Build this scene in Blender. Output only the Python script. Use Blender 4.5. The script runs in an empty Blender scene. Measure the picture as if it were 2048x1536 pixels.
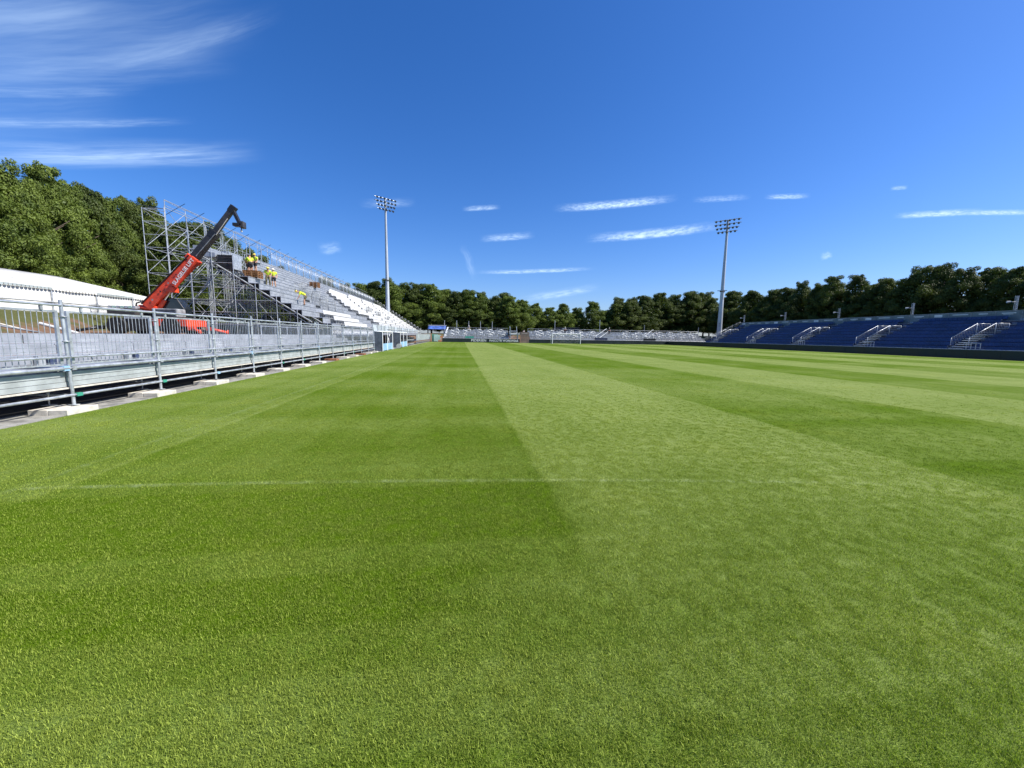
import bpy, math, random
import numpy as np
from mathutils import Vector, Matrix, Quaternion
random.seed(7); rng = np.random.default_rng(7)
PI = math.pi
scene = bpy.context.scene
COL = scene.collection

# ------------------------------------------------------------------ camera
cam_data = bpy.data.cameras.new('camera'); cam = bpy.data.objects.new('camera', cam_data); COL.objects.link(cam)
yaw, pitch, roll = map(math.radians, (7.6, 7.0, 0.85)); EYE = 1.75
fw = Vector((math.sin(yaw)*math.cos(pitch), math.cos(yaw)*math.cos(pitch), -math.sin(pitch)))
rt = Vector((math.cos(yaw), -math.sin(yaw), 0)); up = rt.cross(fw)
R = rt*math.cos(roll) + up*math.sin(roll); U = R.cross(fw)
cam.matrix_world = Matrix(((R.x, U.x, -fw.x, 0), (R.y, U.y, -fw.y, 0), (R.z, U.z, -fw.z, EYE), (0, 0, 0, 1)))
cam_data.sensor_width = 36; cam_data.lens = 36*780/2048
cam_data.clip_start = .05; cam_data.clip_end = 3000
scene.camera = cam
FPX = 780.
def ray(u, v): return fw + R*((u-1024)/FPX) - U*((v-768)/FPX)
def azel(u, v):
    d = ray(u, v); return math.atan2(d.x, d.y), math.atan2(d.z, math.hypot(d.x, d.y))

# ------------------------------------------------------------------ render look
scene.render.engine = 'CYCLES'
vs = scene.view_settings
vs.view_transform = 'Standard'; vs.look = 'None'; vs.gamma = 1; vs.use_curve_mapping = False
vs.exposure = 0.95
SUN_AZ, SUN_EL = math.radians(103), math.radians(47)

# ------------------------------------------------------------------ world: clear deep blue sky with thin cirrus
world = bpy.data.worlds.new('World'); scene.world = world; world.use_nodes = True
nt = world.node_tree; nt.nodes.clear()
class NT:
    def __init__(s, t): s.t = t
    def n(s, typ, **kw):
        nd = s.t.nodes.new(typ)
        for k, v in kw.items(): setattr(nd, k, v)
        return nd
    def l(s, a, b): s.t.links.new(a, b)
    def val(s, sock, x):
        if isinstance(x, bpy.types.NodeSocket): s.l(x, sock)
        else: sock.default_value = x
    def m(s, op, a, b=None, c=None, clamp=False):
        nd = s.n('ShaderNodeMath', operation=op); nd.use_clamp = clamp
        s.val(nd.inputs[0], a)
        if b is not None: s.val(nd.inputs[1], b)
        if c is not None: s.val(nd.inputs[2], c)
        return nd.outputs[0]
    def mr(s, x, a, b, c=0., d=1., smooth=True):
        nd = s.n('ShaderNodeMapRange'); nd.interpolation_type = 'SMOOTHSTEP' if smooth else 'LINEAR'
        s.val(nd.inputs[0], x)
        for i, q in enumerate((a, b, c, d)): s.val(nd.inputs[1+i], q)
        return nd.outputs[0]
    def mix(s, f, a, b, mode='MIX'):
        nd = s.n('ShaderNodeMix', data_type='RGBA', blend_type=mode)
        s.val(nd.inputs[0], f); s.val(nd.inputs[6], a); s.val(nd.inputs[7], b)
        return nd.outputs[2]
    def noise(s, vec, scale, detail=3, rough=.5, w=False):
        nd = s.n('ShaderNodeTexNoise'); nd.inputs['Scale'].default_value = scale
        nd.inputs['Detail'].default_value = detail; nd.inputs['Roughness'].default_value = rough
        if vec is not None: s.l(vec, nd.inputs['Vector'])
        return nd.outputs['Fac']
    def comb(s, x, y, z):
        nd = s.n('ShaderNodeCombineXYZ')
        for i, q in enumerate((x, y, z)): s.val(nd.inputs[i], q)
        return nd.outputs[0]

# one streak of cirrus: a group taking azimuth and elevation
g = bpy.data.node_groups.new('cirrus_streak', 'ShaderNodeTree')
for nm in ('az', 'el', 'az0', 'el0', 'cos', 'sin', 'length', 'width', 'strength', 'seed', 'fibre', 'wob'):
    g.interface.new_socket(nm, in_out='INPUT', socket_type='NodeSocketFloat')
g.interface.new_socket('density', in_out='OUTPUT', socket_type='NodeSocketFloat')
G = NT(g); gi = G.n('NodeGroupInput'); go = G.n('NodeGroupOutput'); I = gi.outputs
da = G.m('SUBTRACT', I['az'], I['az0']); de = G.m('SUBTRACT', I['el'], I['el0'])
s_ = G.m('DIVIDE', G.m('ADD', G.m('MULTIPLY', da, I['cos']), G.m('MULTIPLY', de, I['sin'])), I['length'])
t_ = G.m('DIVIDE', G.m('SUBTRACT', G.m('MULTIPLY', de, I['cos']), G.m('MULTIPLY', da, I['sin'])), I['width'])
n1 = G.noise(G.comb(G.m('MULTIPLY', s_, 2.2), I['seed'], 0.), 1., 2)
t1 = G.m('ADD', t_, G.m('MULTIPLY', G.m('SUBTRACT', n1, .5), G.m('MULTIPLY', I['wob'], 3.)))
aspect = G.m('DIVIDE', I['length'], I['width'])
n2 = G.noise(G.comb(G.m('MULTIPLY', s_, G.m('MULTIPLY', I['fibre'], aspect)), G.m('MULTIPLY', t1, 1.6), I['seed']), 1.6, 5, .62)
ends = G.mr(G.m('ABSOLUTE', s_), 1.0, .25)
# sharper lower edge, feathered upper edge
lo = G.mr(t1, -1.0, -.25); hi = G.mr(t1, 1.2, -.2)
d = G.m('MULTIPLY', G.m('MULTIPLY', ends, lo), hi)
d = G.m('MULTIPLY', G.m('MULTIPLY', d, G.mr(n2, .28, .74, .20, 1.)), I['strength'])
G.l(d, go.inputs[0])

W = NT(nt)
tc = W.n('ShaderNodeTexCoord'); sep = W.n('ShaderNodeSeparateXYZ'); W.l(tc.outputs['Generated'], sep.inputs[0])
az = W.m('ARCTAN2', sep.outputs[0], sep.outputs[1])
hyp = W.m('SQRT', W.m('ADD', W.m('MULTIPLY', sep.outputs[0], sep.outputs[0]), W.m('MULTIPLY', sep.outputs[1], sep.outputs[1])))
el = W.m('ARCTAN2', sep.outputs[2], hyp)
# u0,v0,u1,v1,width px,strength,fibre,wobble
STREAKS = [
 (1112, 417, 1350, 396, 8, .85, .5, .12), (1176, 478, 1440, 452, 9, .95, .5, .12), (925, 418, 1000, 414, 5, .55, .4, .05),
 (960, 478, 1068, 470, 7, .5, .4, .08), (952, 545, 1185, 537, 4, .6, .3, .12), (1040, 600, 1200, 574, 8, .4, .3, .1),
 (1530, 394, 1620, 392, 5, .6, .5, .1), (1385, 400, 1500, 394, 6, .3, .5, .1), (1788, 432, 1965, 422, 6, .8, .4, .1),
 (1920, 426, 2075, 424, 5, .75, .4, .1), (1780, 377, 1816, 375, 4, .45, .4, .05), (1640, 515, 1665, 508, 7, .35, .5, .2),
 (636, 500, 684, 494, 11, .3, .4, .2), (720, 408, 830, 404, 9, .22, .3, .1), (925, 490, 950, 560, 8, .16, .4, .3),
 (-200, 296, 520, 302, 26, .36, .10, .08), (60, 318, 430, 300, 8, .34, .10, .08), (-250, 236, 380, 241, 9, .24, .12, .1),
 (-250, 175, 300, 178, 14, .15, .12, .1), (-300, 120, 470, 115, 40, .13, .12, .07), (150, 140, 560, 20, 22, .13, .12, .08),
 (-300, 60, 500, 10, 95, .15, .10, .08), (-350, 10, 250, -20, 90, .17, .10, .08), (-300, 200, 260, 190, 80, .09, .1, .08),
]
total = None
for i, (u0, v0, u1, v1, w, st, fb, wob) in enumerate(STREAKS):
    st = min(1., st*1.18)
    a0, e0 = azel(u0, v0); a1, e1 = azel(u1, v1)
    L = math.hypot(a1-a0, e1-e0)/2; th = math.atan2(e1-e0, a1-a0)
    um, vm = (u0+u1)/2, (v0+v1)/2
    wd = abs(azel(um, vm-w)[1]-azel(um, vm+w)[1])/2
    nd = W.n('ShaderNodeGroup'); nd.node_tree = g
    for k, q in dict(az0=(a0+a1)/2, el0=(e0+e1)/2, cos=math.cos(th), sin=math.sin(th), length=L*1.1, width=max(wd, .002)*1.25,
                     strength=st, seed=i*7.3, fibre=fb, wob=wob).items(): nd.inputs[k].default_value = q
    W.l(az, nd.inputs['az']); W.l(el, nd.inputs['el'])
    o = nd.outputs[0]
    total = o if total is None else W.m('SUBTRACT', W.m('ADD', total, o), W.m('MULTIPLY', total, o))
sky = W.n('ShaderNodeTexSky'); sky.sky_type = 'NISHITA'; sky.sun_disc = False
sky.sun_elevation = SUN_EL; sky.sun_rotation = SUN_AZ; sky.air_density = 1.0; sky.dust_density = .7; sky.ozone_density = 2.6; sky.altitude = 50
hs = W.n('ShaderNodeHueSaturation'); hs.inputs['Saturation'].default_value = 1.19; hs.inputs['Value'].default_value = .94
W.l(W.mix(1., sky.outputs[0], (.92, 1.02, 1.36, 1), 'MULTIPLY'), hs.inputs['Color'])
cloudcol = W.n('ShaderNodeRGB'); cloudcol.outputs[0].default_value = (6.6, 8.6, 11.0, 1)
skymix = W.mix(W.m('MULTIPLY', total, 1., clamp=True), hs.outputs[0], cloudcol.outputs[0])
bg = W.n('ShaderNodeBackground'); bg.inputs['Strength'].default_value = .07
wo = W.n('ShaderNodeOutputWorld'); W.l(skymix, bg.inputs['Color']); W.l(bg.outputs[0], wo.inputs['Surface'])

# ------------------------------------------------------------------ sun
sd = bpy.data.lights.new('sun', 'SUN'); sd.energy = 4.2; sd.angle = math.radians(.55); sd.color = (1, .955, .88)
so = bpy.data.objects.new('sun', sd); COL.objects.link(so)
sdir = Vector((math.sin(SUN_AZ)*math.cos(SUN_EL), math.cos(SUN_AZ)*math.cos(SUN_EL), math.sin(SUN_EL)))
so.rotation_euler = sdir.to_track_quat('Z', 'Y').to_euler(); so.location = (60, 0, 60)

# ------------------------------------------------------------------ materials
def mat(name, col, rough=.6, metal=0., var=.18, vscale=1.5, bump=0., bscale=30., col2=None, spec=.5, streak=False, trans=0.):
    m = bpy.data.materials.new(name); m.use_nodes = True; t = m.node_tree; N = NT(t)
    b = t.nodes['Principled BSDF']; b.inputs['Roughness'].default_value = rough; b.inputs['Metallic'].default_value = metal
    b.inputs['Specular IOR Level'].default_value = spec
    geo = N.n('ShaderNodeNewGeometry'); pos = geo.outputs['Position']
    if streak:
        mp = N.n('ShaderNodeMapping'); N.l(pos, mp.inputs[0]); mp.inputs['Scale'].default_value = (3, 3, .25); pos2 = mp.outputs[0]
    else: pos2 = pos
    f = N.noise(pos2, vscale, 5, .6)
    oi = N.n('ShaderNodeObjectInfo')
    f2 = N.m('ADD', N.mr(f, .3, .7), N.m('MULTIPLY', N.m('SUBTRACT', oi.outputs['Random'], .5), .14), clamp=True)
    c = Vector(col); d = Vector(col2) if col2 else c*(1-var*1.6)
    hi = c*(1+var*.5)
    N.l(N.mix(f2, (*d, 1), (*hi, 1)), b.inputs['Base Color'])
    if bump:
        bn = N.n('ShaderNodeBump'); bn.inputs['Strength'].default_value = bump; bn.inputs['Distance'].default_value = .02
        N.l(N.noise(pos, bscale, 4, .6), bn.inputs['Height']); N.l(bn.outputs[0], b.inputs['Normal'])
    N.l(N.mr(f, .2, .8, rough*.8, min(1., rough*1.25)), b.inputs['Roughness'])
    return m
M = {}
M['galv'] = mat('galvanised steel', (.52, .55, .58), .40, .5, .2, 6)
M['galv_dull'] = mat('dull galvanised steel', (.33, .35, .36), .6, .25, .3, 3)
M['deck'] = mat('aluminium deck', (.40, .42, .45), .42, .4, .1, 2.)
M['riser'] = mat('aluminium riser', (.34, .36, .39), .5, .3, .12, 1.6)
M['fascia'] = mat('pale metal plank', (.44, .47, .47), .5, .25, .14, 3.)
M['timber'] = mat('raw timber', (.60, .56, .48), .8, 0, .15, 8, bump=.3)
M['timber_red'] = mat('reddish pallet wood', (.30, .12, .055), .8, 0, .35, 8)
M['pallet'] = mat('pallet wood', (.34, .17, .07), .8, 0, .35, 8)
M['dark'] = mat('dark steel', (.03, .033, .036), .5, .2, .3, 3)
M['darkblue'] = mat('dark blue lamp casing', (.02, .03, .06), .4, .2, .2, 3)
M['black'] = mat('black paint', (.018, .018, .02), .4, 0, .2, 3)
M['boomgrey'] = mat('dark grey boom paint', (.055, .05, .05), .4, .1, .3, 2.)
M['red'] = mat('red machine paint', (.84, .075, .025), .38, 0, .3, 1.6)
M['rubber'] = mat('tyre rubber', (.02, .02, .02), .9, 0, .2, 10)
M['glass_dark'] = mat('tinted cab glass', (.015, .02, .025), .08, 0, .1, 3, spec=.8)
M['chrome'] = mat('chrome rod', (.7, .72, .74), .15, 1., .1, 3)
M['white'] = mat('white plastic', (.54, .54, .52), .5, 0, .05, 3)
M['white_paint'] = mat('white paint', (.78, .78, .76), .4, 0, .08, 2)
M['tent'] = mat('white tent canvas', (.78, .77, .74), .7, 0, .07, .8, bump=.35, bscale=1.6)
M['tent_roof'] = mat('off white tent roof', (.60, .59, .56), .7, 0, .14, .7, bump=.6, bscale=1.2)
M['smoke'] = mat('smoked clear sheet', (.13, .15, .17), .2, 0, .2, 2)
M['lens'] = mat('lamp lens', (.10, .12, .15), .15, 0, .1, 3)
M['deck_shade'] = mat('painted deck shade', (.012, .012, .011), .9, 0, .3, 2)  # shade under the walkway deck, painted as flat black
M['poly'] = mat('pale clear sheet', (.55, .62, .64), .25, 0, .1, 2)
M['glasspanel'] = mat('grey mesh screen', (.42, .47, .47), .5, .2, .15, 1.)
M['blueseat'] = mat('blue plastic seats', (.019, .046, .145), .42, 0, .25, .6)
M['seat_glint'] = mat('pale blue grey seat top glint', (.32, .40, .58), .5, 0, .15, 1.)  # sunlight on the seat-back tops, put into the colour
M['bluefloor'] = mat('dark blue terrace', (.03, .045, .10), .6, 0, .3, 1.)
M['board'] = mat('dark green perimeter board', (.012, .022, .022), .5, 0, .3, .6)
M['backwall'] = mat('grey green back panel', (.20, .24, .24), .6, 0, .2, 1.)
M['brown'] = mat('brown slatted hoarding', (.19, .14, .12), .8, 0, .2, 1.)
M['lightblue'] = mat('pale blue plastic', (.28, .48, .66), .4, 0, .15, 2)
M['bluecanopy'] = mat('blue canopy cloth', (.06, .13, .42), .6, 0, .3, 1.)
M['green'] = mat('green container paint', (.05, .33, .22), .5, 0, .2, 1)
M['paleg'] = mat('pale green sheet', (.48, .68, .58), .5, 0, .15, 1)
M['hivis'] = mat('yellow high visibility cloth', (.62, .78, .03), .7, 0, .15, 12)
M['skin'] = mat('skin', (.50, .27, .17), .6, 0, .1, 10)
M['navy'] = mat('dark work shorts', (.02, .022, .03), .8, 0, .2, 12)
M['khaki'] = mat('olive work trousers', (.12, .11, .05), .8, 0, .2, 12)
M['boot'] = mat('work boot', (.03, .024, .02), .7, 0, .2, 12)
M['helmet_w'] = mat('white helmet', (.82, .80, .76), .35, 0, .05, 3)
M['helmet_y'] = mat('yellow helmet', (.80, .62, .08), .35, 0, .05, 3)
M['hair'] = mat('dark hair', (.03, .02, .015), .8, 0, .2, 30)
M['grey_cloth'] = mat('grey cloth', (.28, .3, .33), .8, 0, .2, 12)
M['pole'] = mat('galvanised mast', (.46, .50, .54), .5, .3, .12, .5, streak=True)
M['bark'] = mat('bark', (.09, .065, .045), .95, 0, .3, 6, bump=.5)
M['netting'] = mat('white netting', (.68, .70, .68), .8, 0, .1, 3)
M['concrete'] = mat('concrete kerb', (.30, .29, .26), .9, 0, .3, 4, bump=.5, bscale=60)
M['orange'] = mat('orange plastic', (.7, .18, .03), .5, 0, .1, 3)

# leaves: diffuse with light coming through
def leaf_mat(name, c1, c2):
    m = bpy.data.materials.new(name); m.use_nodes = True; t = m.node_tree; N = NT(t); t.nodes.clear()
    geo = N.n('ShaderNodeNewGeometry'); oi = N.n('ShaderNodeObjectInfo')
    f = N.noise(geo.outputs['Position'], .55, 4, .65)
    at = N.n('ShaderNodeAttribute'); at.attribute_name = 'tone'
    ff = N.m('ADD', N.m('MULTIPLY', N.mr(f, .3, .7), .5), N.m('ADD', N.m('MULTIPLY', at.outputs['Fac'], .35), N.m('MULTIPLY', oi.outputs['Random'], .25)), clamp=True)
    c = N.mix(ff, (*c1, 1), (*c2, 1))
    d = N.n('ShaderNodeBsdfPrincipled'); d.inputs['Roughness'].default_value = .55; d.inputs['Specular IOR Level'].default_value = .25
    N.l(c, d.inputs['Base Color'])
    tr = N.n('ShaderNodeBsdfTranslucent'); N.l(N.mix(1., c, (1.2, 1.3, .5, 1), 'MULTIPLY'), tr.inputs['Color'])
    mx = N.n('ShaderNodeMixShader'); mx.inputs[0].default_value = .22
    N.l(d.outputs[0], mx.inputs[1]); N.l(tr.outputs[0], mx.inputs[2])
    o = N.n('ShaderNodeOutputMaterial'); N.l(mx.outputs[0], o.inputs[0]); return m
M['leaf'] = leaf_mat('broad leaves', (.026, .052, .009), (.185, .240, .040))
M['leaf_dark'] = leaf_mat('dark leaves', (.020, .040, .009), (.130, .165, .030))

# turf: mowing stripes, worn line marks, clumps; shared by the pitch sheet and the blades
def turf_mat(name, blades):
    m = bpy.data.materials.new(name); m.use_nodes = True; t = m.node_tree; N = NT(t); t.nodes.clear()
    geo = N.n('ShaderNodeNewGeometry'); P = geo.outputs['Position']
    sp = N.n('ShaderNodeSeparateXYZ'); N.l(P, sp.inputs[0]); x, y = sp.outputs[0], sp.outputs[1]
    wob = N.m('MULTIPLY', N.m('SUBTRACT', N.noise(P, 1.1, 3), .5), .22)
    xs = N.m('DIVIDE', N.m('ADD', N.m('SUBTRACT', x, .95), wob), 10.8)
    tri = N.m('PINGPONG', N.m('ADD', xs, 100.), .5)          # 0 at each light stripe's edge
    fr = N.m('FRACT', N.m('ADD', xs, 100.))
    edge = .012
    stripe = N.m('MULTIPLY', N.mr(fr, 0., edge), N.mr(fr, .5+edge, .5))     # 1 = light stripe
    inL = N.mr(x, -4.55, -4.35)                                              # right of the touch line
    stripe = N.m('ADD', N.m('MULTIPLY', stripe, inL), N.m('MULTIPLY', N.m('SUBTRACT', 1., inL), .40))
    beyond = N.mr(y, 3.9, 4.7)
    stripe = N.m('ADD', N.m('MULTIPLY', stripe, N.mr(y, 2.0, 4.6, .22, 1.)), N.m('MULTIPLY', N.m('SUBTRACT', 1., beyond), N.mr(x, -2., 3., .10, .34)))
    # crosswise passes of the mower
    ly = N.m('LOGARITHM', N.m('ADD', N.m('MAXIMUM', y, 0.), .6), 2.718)
    cb = N.noise(N.comb(N.m('MULTIPLY', x, .05), N.m('MULTIPLY', ly, 5.2), 2.3), 1., 1, .4)
    cb = N.m('MULTIPLY', N.m('SUBTRACT', N.mr(cb, .38, .62), .5), N.m('MULTIPLY', N.mr(stripe, .2, .9, .30, .10), 1.))
    cb = N.m('SUBTRACT', cb, N.m('MULTIPLY', N.m('MULTIPLY', N.mr(y, 3.1, 3.3), N.mr(y, 4.5, 4.35)), N.mr(x, 1.6, .8, .08, .60)))
    cb = N.m('SUBTRACT', cb, N.m('MULTIPLY', N.m('MULTIPLY', N.mr(y, 2.2, 2.4), N.mr(y, 2.85, 2.75)), N.mr(x, .6, -.4, .05, .50)))
    # lengthwise tyre lines
    lb = N.noise(N.comb(N.m('MULTIPLY', x, 1.7), N.m('MULTIPLY', y, .015), 4.), 1., 3, .6)
    lb = N.m('MULTIPLY', N.m('SUBTRACT', lb, .5), .55)
    patch = N.m('MULTIPLY', N.m('SUBTRACT', N.noise(P, .38, 4, .6), .5), 1.05)
    fine = N.noise(P, 14., 5, .7); finer = N.noise(P, 75., 3, .7)
    val = N.m('ADD', N.m('ADD', N.m('MULTIPLY', stripe, .54), cb), N.m('ADD', N.m('ADD', lb, patch), .27))
    grain = N.m('ADD', N.m('MULTIPLY', N.m('SUBTRACT', fine, .5), .32), N.m('MULTIPLY', N.m('SUBTRACT', finer, .5), 1.1 if not blades else .3))
    val = N.m('ADD', val, grain, clamp=True)
    dark = (.064, .114, .0028, 1); light = (.182, .226, .066, 1)
    c = N.mix(val, dark, light)
    # yellower worn patches
    yel = N.mr(N.noise(P, .8, 4, .6), .52, .72)
    c = N.mix(N.m('MULTIPLY', yel, .22), c, (.160, .185, .020, 1))
    # painted lines, long since mown: goal line and touch line
    yl = N.m('ADD', y, N.m('ADD', N.m('MULTIPLY', x, .075), N.m('MULTIPLY', N.m('MULTIPLY', x, x), .0074)))
    def line(coord, at_, half, lo_, hi_, other):
        a = N.mr(N.m('ABSOLUTE', N.m('SUBTRACT', coord, at_)), half, half*.4)
        return N.m('MULTIPLY', N.m('MULTIPLY', a, N.mr(other, lo_, lo_+.1)), N.mr(other, hi_, hi_-.1))
    br = N.mr(N.noise(P, 3.5, 4, .7), .35, .65, .15, .75)
    ln = N.m('MULTIPLY', N.m('MAXIMUM', N.m('MULTIPLY', line(yl, 4.60, .065, -4.9, 55., x), N.mr(x, 6.5, 3.5, 0., 1.)), N.m('MULTIPLY', line(x, -4.85, .08, 4.6, 97., y), .45)), br)
    c = N.mix(N.m('MULTIPLY', ln, .46), c, (.34, .38, .24, 1))
    if blades:
        oi = N.n('ShaderNodeObjectInfo')
        at = N.n('ShaderNodeAttribute'); at.attribute_name = 'tone'
        c = N.mix(at.outputs['Fac'], N.mix(.35, c, (.01, .02, .003, 1)), N.mix(.42, c, (.42, .48, .17, 1)))
        c = N.mix(1., c, (1.68, 1.65, 1.0, 1), 'MULTIPLY')
        d = N.n('ShaderNodeBsdfPrincipled'); d.inputs['Roughness'].default_value = .55; d.inputs['Specular IOR Level'].default_value = .12
        N.l(c, d.inputs['Base Color'])
        tr = N.n('ShaderNodeBsdfTranslucent'); N.l(N.mix(1., c, (1.1, 1.3, .4, 1), 'MULTIPLY'), tr.inputs['Color'])
        mx = N.n('ShaderNodeMixShader'); mx.inputs[0].default_value = .25
        N.l(d.outputs[0], mx.inputs[1]); N.l(tr.outputs[0], mx.inputs[2]); sh = mx.outputs[0]
    else:
        d = N.n('ShaderNodeBsdfPrincipled'); d.inputs['Roughness'].default_value = 1.; d.inputs['Specular IOR Level'].default_value = .02
        th_ = N.mr(N.noise(P, 170., 3, .7), .40, .60)          # dark thatch, with shade between the blades painted in
        c = N.mix(N.m('MULTIPLY', N.m('SUBTRACT', 1., th_), .62), N.mix(1., c, (1.36, 1.36, 1.36, 1), 'MULTIPLY'), (.022, .036, .006, 1))
        N.l(c, d.inputs['Base Color'])
        bn = N.n('ShaderNodeBump'); bn.inputs['Strength'].default_value = .6; bn.inputs['Distance'].default_value = .02
        N.l(N.m('ADD', fine, N.m('MULTIPLY', finer, .6)), bn.inputs['Height']); N.l(bn.outputs[0], d.inputs['Normal']); sh = d.outputs[0]
    o = N.n('ShaderNodeOutputMaterial'); N.l(sh, o.inputs[0]); return m
M['turf'] = turf_mat('mown turf', False); M['blade'] = turf_mat('grass blade', True)

def earth_mat():
    m = bpy.data.materials.new('earth and rough grass'); m.use_nodes = True; t = m.node_tree; N = NT(t)
    b = t.nodes['Principled BSDF']; b.inputs['Roughness'].default_value = .95; b.inputs['Specular IOR Level'].default_value = .1
    P = N.n('ShaderNodeNewGeometry').outputs['Position']; sp = N.n('ShaderNodeSeparateXYZ'); N.l(P, sp.inputs[0])
    f = N.mr(N.m('ADD', N.noise(P, .35, 5, .65), N.m('MULTIPLY', N.m('SUBTRACT', sp.outputs[2], 2.0), .22)), .42, .58)
    br = N.mix(N.noise(P, 2.5, 5, .7), (.085, .05, .032, 1), (.24, .15, .10, 1))
    gr = N.mix(N.noise(P, 3., 5, .75), (.040, .050, .016, 1), (.120, .120, .045, 1))
    N.l(N.mix(f, br, gr), b.inputs['Base Color'])
    bn = N.n('ShaderNodeBump'); bn.inputs['Strength'].default_value = .8; bn.inputs['Distance'].default_value = .06
    N.l(N.noise(P, 9., 6, .7), bn.inputs['Height']); N.l(bn.outputs[0], b.inputs['Normal']); return m
M['earth'] = earth_mat()

# ------------------------------------------------------------------ object helpers
WL = {}
def wm(o):
    return o.matrix_basis.copy() if o.parent is None else wm(o.parent) @ o.matrix_parent_inverse @ o.matrix_basis
def link(o, parent, loc):
    COL.objects.link(o); p = Vector(loc); WL[o] = p
    if parent is not None: o.parent = parent; o.matrix_parent_inverse = wm(parent).inverted()
    o.location = p
    return o
def thing(name, loc, label, cat, group=None):
    o = bpy.data.objects.new(name, None); o.empty_display_size = .3; link(o, None, loc)
    return tag(o, label, cat, group)
def tag(o, label, cat, group=None):
    o['label'] = label; o['category'] = cat
    if group: o['group'] = group
    return o
CACHE = {}
def shade(me, smooth=True):
    me.polygons.foreach_set('use_smooth', [smooth]*len(me.polygons))
def cyl_mesh(m, n=8, r1=1.):
    k = ('cyl', m, n, r1)
    if k not in CACHE:
        v = [(math.cos(2*PI*i/n), math.sin(2*PI*i/n), 0) for i in range(n)] + [(r1*math.cos(2*PI*i/n), r1*math.sin(2*PI*i/n), 1) for i in range(n)]
        f = [(i, (i+1) % n, n+(i+1) % n, n+i) for i in range(n)] + [tuple(range(n))[::-1], tuple(range(n, 2*n))]
        me = bpy.data.meshes.new('tube_mesh'); me.from_pydata(v, [], f); me.materials.append(M[m])
        me.polygons.foreach_set('use_smooth', [len(p.vertices) == 4 for p in me.polygons]); CACHE[k] = me
    return CACHE[k]
def cube_mesh(m):
    k = ('cube', m)
    if k not in CACHE:
        b = .5; v = [(x, y, z) for x in (-b, b) for y in (-b, b) for z in (-b, b)]
        f = [(0, 1, 3, 2), (4, 6, 7, 5), (0, 4, 5, 1), (2, 3, 7, 6), (0, 2, 6, 4), (1, 5, 7, 3)]
        me = bpy.data.meshes.new('box_mesh'); me.from_pydata(v, [], f); me.materials.append(M[m]); CACHE[k] = me
    return CACHE[k]
def tube(name, p0, p1, r, m, parent=None, n=8, r1=1.):
    p0, p1 = Vector(p0), Vector(p1); o = bpy.data.objects.new(name, cyl_mesh(m, n, r1)); link(o, parent, p0)
    d = p1-p0; o.rotation_mode = 'QUATERNION'; o.rotation_quaternion = d.to_track_quat('Z', 'Y'); o.scale = (r, r, d.length); return o
def box(name, c, s, m, parent=None, rot=None):
    o = bpy.data.objects.new(name, cube_mesh(m)); link(o, parent, c); o.scale = s
    if rot is not None: o.rotation_euler = rot
    return o
class MB:
    def __init__(s): s.v = []; s.f = []; s.sm = []
    def box(s, x0, x1, y0, y1, z0, z1, mx=None):
        b = len(s.v); pts = [Vector((x, y, z)) for x in (x0, x1) for y in (y0, y1) for z in (z0, z1)]
        if mx is not None: pts = [mx @ p for p in pts]
        s.v += [tuple(p) for p in pts]
        for q in ((0, 1, 3, 2), (4, 6, 7, 5), (0, 4, 5, 1), (2, 3, 7, 6), (0, 2, 6, 4), (1, 5, 7, 3)): s.f.append(tuple(b+i for i in q)); s.sm.append(False)
        return s
    def tube(s, p0, p1, r, n=6, r1=None):
        p0, p1 = Vector(p0), Vector(p1); r1 = r if r1 is None else r1
        q = (p1-p0).to_track_quat('Z', 'Y'); b = len(s.v)
        for p, rr in ((p0, r), (p1, r1)):
            for i in range(n): s.v.append(tuple(p + q @ Vector((rr*math.cos(2*PI*i/n), rr*math.sin(2*PI*i/n), 0))))
        for i in range(n): s.f.append((b+i, b+(i+1) % n, b+n+(i+1) % n, b+n+i)); s.sm.append(True)
        s.f.append(tuple(b+i for i in range(n))[::-1]); s.f.append(tuple(b+n+i for i in range(n))); s.sm += [False, False]
        return s
    def poly(s, pts):
        b = len(s.v); s.v += [tuple(p) for p in pts]; s.f.append(tuple(range(b, b+len(pts)))); s.sm.append(False); return s
    def prism(s, prof, y0, y1, axis='y'):
        # profile of (x,z) pairs swept along y
        n = len(prof); b = len(s.v)
        for yy in (y0, y1):
            for (a, c) in prof: s.v.append((a, yy, c) if axis == 'y' else (yy, a, c))
        for i in range(n): s.f.append((b+i, b+(i+1) % n, b+n+(i+1) % n, b+n+i)); s.sm.append(False)
        s.f.append(tuple(b+i for i in range(n))[::-1]); s.f.append(tuple(b+n+i for i in range(n))); s.sm += [False, False]; return s
    def mesh(s, name, m, origin=(0, 0, 0)):
        o = Vector(origin); me = bpy.data.meshes.new(name); me.from_pydata([tuple(Vector(p)-o) for p in s.v], [], s.f)
        me.materials.append(M[m]); me.polygons.foreach_set('use_smooth', s.sm); me.validate(); return me
    def build(s, name, m, parent=None, origin=None, bevel=0.):
        org = Vector(origin) if origin is not None else (WL[parent] if parent is not None else Vector((0, 0, 0)))
        ob = bpy.data.objects.new(name, s.mesh(name, m, org)); link(ob, parent, org)
        if bevel:
            bv = ob.modifiers.new('bevel', 'BEVEL'); bv.width = bevel; bv.segments = 2; bv.limit_method = 'ANGLE'
        return ob
def inst(name, me, loc, parent=None, rz=0, sc=1):
    o = bpy.data.objects.new(name, me); link(o, parent, loc); o.rotation_euler = (0, 0, rz); o.scale = (sc,)*3 if not hasattr(sc, '__len__') else sc; return o
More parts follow.
